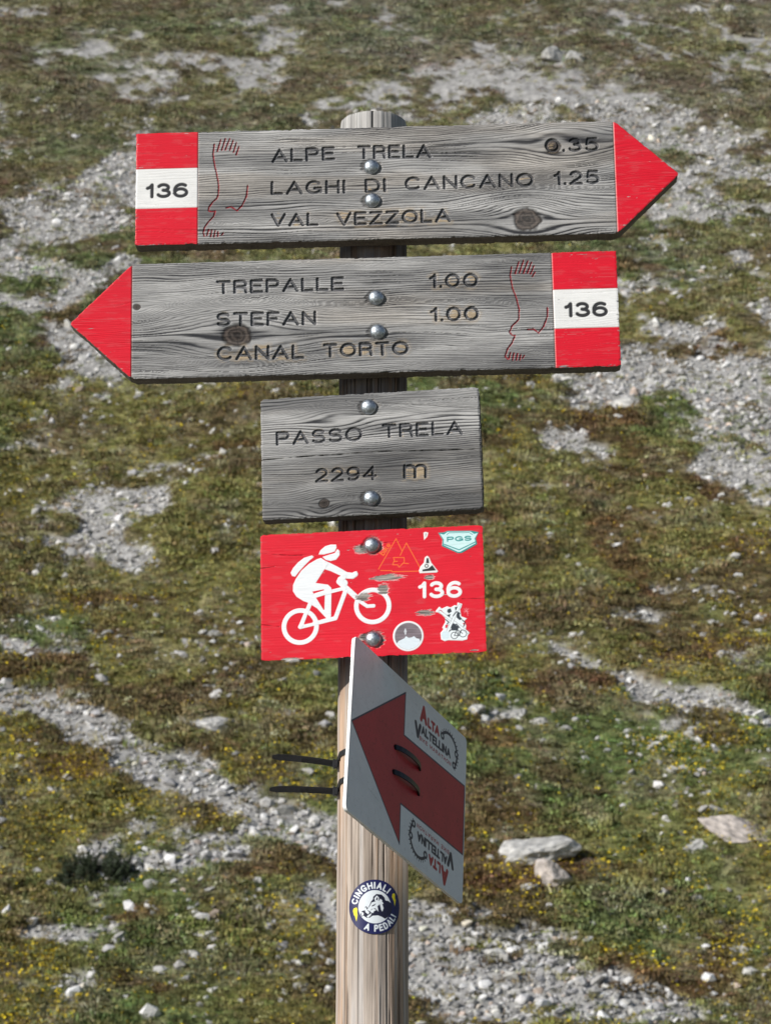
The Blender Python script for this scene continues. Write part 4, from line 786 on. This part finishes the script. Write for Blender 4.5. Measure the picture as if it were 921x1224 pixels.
# ------------------------------------------------------------------ arrow plate of the bike race
PL_T = .005
def build_plate():
    mw = pose(math.radians(61.9), math.radians(-6.7), math.radians(17.3), (.030, -.05, 1.754)); uv = plane_uv(mw)
    W_, H_ = .300, .236; root = thing('race_arrow_plate', mw, 'grey white plastic plate with dark red arrow pointing left, cable tied to the post', 'sign')
    cv = board_canvas(W_, H_, .00065, None, 90); cv.seed = 90; U, V = cv.U, cv.V
    # clean cut edges with rounded corners
    us = np.linspace(-W_/2, W_/2, U.shape[0]); vs = np.linspace(-H_/2, H_/2, U.shape[1]); U0, V0 = np.meshgrid(us, vs, indexing='ij'); rc = .007
    qx = np.maximum(np.abs(U0)-(W_/2-rc), 0); cut = rc-np.sqrt(np.maximum(rc*rc-qx*qx, 0)); V0 = V0*(H_/2-cut)/(H_/2); cv.U[:] = U0; cv.V[:] = V0; U, V = cv.U, cv.V
    cv.col[:] = C(.80, .81, .82)*(1-.05*sstep(-.2, .8, fbm(U/.03, V/.03, 3, 4))-.12*sstep(.72, .9, fbm(U/.004, V/.004, 8, 3)))[..., None]; cv.r[:] = .45
    Z8 = ZT(3.5423, 310, 750); P = lambda p: uv(Z8(p)); ar = P([(390, 393), (619, 275), (612, 455), (868, 672), (857, 961), (597, 746), (592, 918)]); ra = cv.region('arrow', mat=M_PLATE); rb = cv.region('arrow_outline', mat=M_PLATE)
    # straighten the arrow in the plate's own axes
    tipx, tipv = ar[0]; bx = (ar[1][0]+ar[6][0])/2; nx = (ar[2][0]+ar[5][0])/2; top, bot = ar[1][1], ar[6][1]; s1 = (ar[2][1]+ar[3][1])/2; s0 = (ar[4][1]+ar[5][1])/2
    arrow = [(tipx, tipv), (ar[1][0], top), (ar[2][0], ar[2][1]), (W_/2-.0025, ar[3][1]), (W_/2-.0025, ar[4][1]), (ar[5][0], ar[5][1]), (ar[6][0], bot)]
    Wn, d = cv.sd_poly(arrow); cv.paint(Wn, d-.0008, C(.035, .035, .07), reg=rb); cv.paint(Wn, d+.0014, C(.46, .030, .045)*(1+.07*fbm(U[Wn]/.02, V[Wn]/.02, 5, 3)-.25*sstep(.8, .95, fbm(U[Wn]/.003, V[Wn]/.003, 6, 2)))[..., None], reg=ra)
    KR = C(.42, .02, .03); KB = C(.03, .03, .055)
    ZA = ZT(11.51, 484, 835); PA = lambda p: uv(ZA(p))
    def logo(Q, vert):
        """Q(x, y): logo space (x along text 0..1, y up in metres) to plate"""
        rl = cv.region('event_logo', mat=M_PLATE)
        def tx(t, x0, x1, y, h, w, col, gap=.3):
            for g in text_lines(t, (x0, y), (x1, y), h, w, gap): cv.paint(*cv.sd_stroke([[Q(*p) for p in l] for l in g], w), col, reg=rl)
        return tx, rl
    def make_logo(org, ang, sz):
        c, s = math.cos(ang), math.sin(ang); Q = lambda x, y: (org[0]+(x*c-y*s)*sz, org[1]+(x*s+y*c)*sz); tx, rl = logo(Q, 0)
        # logo units: metres at sz = 1; origin = left end of the VALTELLINA baseline
        tx('A', .0140, .0335, .0170, .0255, .0062, KR); tx('LTA', .0345, .0670, .0170, .0146, .0042, KR, .30)
        tx('V', .000, .0185, -.0100, .0230, .0062, KB); tx('ALTELLINA', .0180, .0985, .0000, .0132, .0034, KB, .36)
        tx('BIKE MARATHON', .0140, .1000, -.0098, .0058, .0012, KR, .5)
        cx, cy, R = .093, .0105, .0232
        ring = [Q(cx+R*math.cos(math.radians(a)), cy+R*math.sin(math.radians(a))) for a in range(-52, 151, 8)]; cv.paint(*cv.sd_stroke([ring], 0.0042), KB, reg=rl)
        for a in range(-50, 152, 12): cv.paint(*cv.sd_stroke([[Q(cx+r_*math.cos(math.radians(a)), cy+r_*math.sin(math.radians(a))) for r_ in (R+.0028, R+.0044)]], .0016), KB, reg=rl)
        for a in (-45, 8, 145):
            q = Q(cx+(R-.0015)*math.cos(math.radians(a)), cy+(R-.0015)*math.sin(math.radians(a))); cv.paint(*cv.sd_circle(q, .0052), KB, reg=rl); cv.paint(*cv.sd_circle(q, .0021), C(.64, .66, .68), reg=rl)
    make_logo(LOGO_T[0], LOGO_T[1], LOGO_T[2]); make_logo(LOGO_B[0], LOGO_B[1], LOGO_B[2])
    # holes of the ties and a crease
    hol = P([(575, 507), (678, 597), (568, 612), (673, 703)])
    for q in hol: cv.paint(*cv.sd_circle(q, .0032), C(.02, .02, .02), h=-.003)
    cv.paint(*cv.sd_stroke([P([(585, 460), (580, 610)])], .0004), C(.10, .03, .03)); cv.paint(*cv.sd_stroke([P([(460, 680), (505, 735)])], .0004), C(.25, .25, .26), op=.6)
    cv.names[0] = 'panel'; emit(cv, flat_map, root, 'panel', M_PLATE, PL_T, (.80, .80, .79))
    return mw, hol
LOGO_T = ((.0078, .0655), .025, 1.0); LOGO_B = ((.1240, -.0700), math.pi-.01, 1.0)
PLATE_MW, HOLES = build_plate()

# ------------------------------------------------------------------ cable ties
def ribbon(pts, ups, w, t):
    pts = [Vector(p) for p in pts]; co = []; n = len(pts)
    for i, p in enumerate(pts):
        tg = (pts[min(i+1, n-1)]-pts[max(i-1, 0)]).normalized(); up = Vector(ups[i]).normalized(); up = (up-tg*up.dot(tg)).normalized(); nr = tg.cross(up)
        co += [p+up*w/2+nr*t/2, p-up*w/2+nr*t/2, p-up*w/2-nr*t/2, p+up*w/2-nr*t/2]
    q = []
    for i in range(n-1):
        a = 4*i
        for k in range(4): q.append((a+k, a+(k+1) % 4, a+4+(k+1) % 4, a+4+k))
    q += [(3, 2, 1, 0), tuple(4*(n-1)+k for k in range(4))]
    return np_mesh('strap', np.array([tuple(c) for c in co]), q, smooth=False)
def cable_tie(h0, h1, head_px, tail_px, label):
    A = PLATE_MW; W3 = lambda uvp, off: A @ Vector((uvp[0], -off, uvp[1])); upP = (A.to_3x3() @ Vector((0, 0, 1))); R = POST_R+.0016
    d = ray(*head_px); t = (-.016-CAM[1])/d[1]; head = Vector(CAM+d*t); hz = head.z; th0 = math.radians(-72)
    root = thing('cable_tie', Matrix.Translation(head), label, 'cable tie', 'black cable ties holding the arrow plate')
    pts = []; ups = []; Zu = Vector((0, 0, 1))
    pts.append(head+Vector((.004, .001, 0))); ups.append(Zu)
    q0 = W3(h0, -PL_T-.001); q1 = W3(h1, -PL_T-.001)
    for k in range(6):
        th = th0+math.radians(k*11); pts.append(Vector((POST_X+R*math.sin(th), -R*math.cos(th), hz+(.010 if k else .004)+.0016*k))); ups.append(Zu)
    pts.append(pts[-1].lerp(q0, .5)); ups.append(Zu.lerp(upP, .5)); pts.append(q0); ups.append(upP)
    for k in range(9):
        f = k/8; e = Vector(h0)*(1-f)+Vector(h1)*f; pts.append(W3(e, .0012+.0062*math.sin(math.pi*f)**.7)); ups.append(upP)
    pts.append(q1); ups.append(upP)
    a0 = math.atan2(q1.x-POST_X, -q1.y); a1 = math.radians(-85)+2*math.pi; a0 = max(a0, math.radians(70))
    for k in range(15):
        f = k/14; th = a0+(a1-a0)*f; pts.append(Vector((POST_X+R*math.sin(th), -R*math.cos(th), lerp(q1.z, hz, min(1, f*1.3))))); ups.append(Zu)
    pts.append(head+Vector((.001, .004, 0))); ups.append(Zu)
    loc = lambda L: [p-head for p in L]
    obj('strap', ribbon(loc(pts), ups, .0066, .0014), M_TIE, root)
    bm = bmesh.new(); bmesh.ops.create_cube(bm, size=1); bmesh.ops.scale(bm, vec=(.0075, .0065, .0105), verts=bm.verts); bmesh.ops.bevel(bm, geom=bm.edges[:], offset=.0011, segments=2, affect='EDGES'); v = bmesh.ops.create_cube(bm, size=1)['verts']; bmesh.ops.scale(bm, vec=(.0022, .0072, .0118), verts=v); bmesh.ops.translate(bm, vec=(-.0015, 0, 0), verts=v); me = bpy.data.meshes.new('head'); bm.to_mesh(me); bm.free(); obj('head', me, M_TIE, root)
    d = ray(*tail_px); t = (-.030-CAM[1])/d[1]; te = Vector(CAM+d*t)-head; n = 12; L = [Vector((0, 0, 0))+te*(k/(n-1))+Vector((0, 0, .0012*math.sin(math.pi*k/(n-1)))) for k in range(n)]
    up = Vector((.0, -.35, 1)); me = ribbon(L, [up]*n, .0080, .0013)
    for v in me.vertices:
        k = v.index//4
        if k >= n-2: c = L[k]; v.co = c+(v.co-c)*(.95 if k == n-2 else .5)
    obj('tail', me, M_TIE, root)
    rb = []; q = []
    for k in range(34):
        c = te*(.06+.5*k/34); b = len(rb); nv = te.cross(up).normalized()*(-.00075) ; uu = up.normalized()*.0024; tt = te.normalized()*.0005
        if nv.y > 0: nv = -nv
        rb += [c+nv-uu-tt, c+nv-uu+tt, c+nv+uu+tt, c+nv+uu-tt, c+nv*1.6-uu, c+nv*1.6+uu]; q += [(b, b+4, b+5, b+3), (b+4, b+1, b+2, b+5)]
    obj('ratchet_teeth', np_mesh('ratchet_teeth', np.array([tuple(x_+Vector((0, 0, .0006))) for x_ in rb]), q, smooth=False), M_TIE, root)
cable_tie(HOLES[0], HOLES[1], (400.5, 913), (325, 904.5), 'upper black cable tie with its tail sticking out left of the post')
cable_tie(HOLES[2], HOLES[3], (400.5, 946), (322, 943.5), 'lower black cable tie with its tail sticking out left of the post')
print('done')
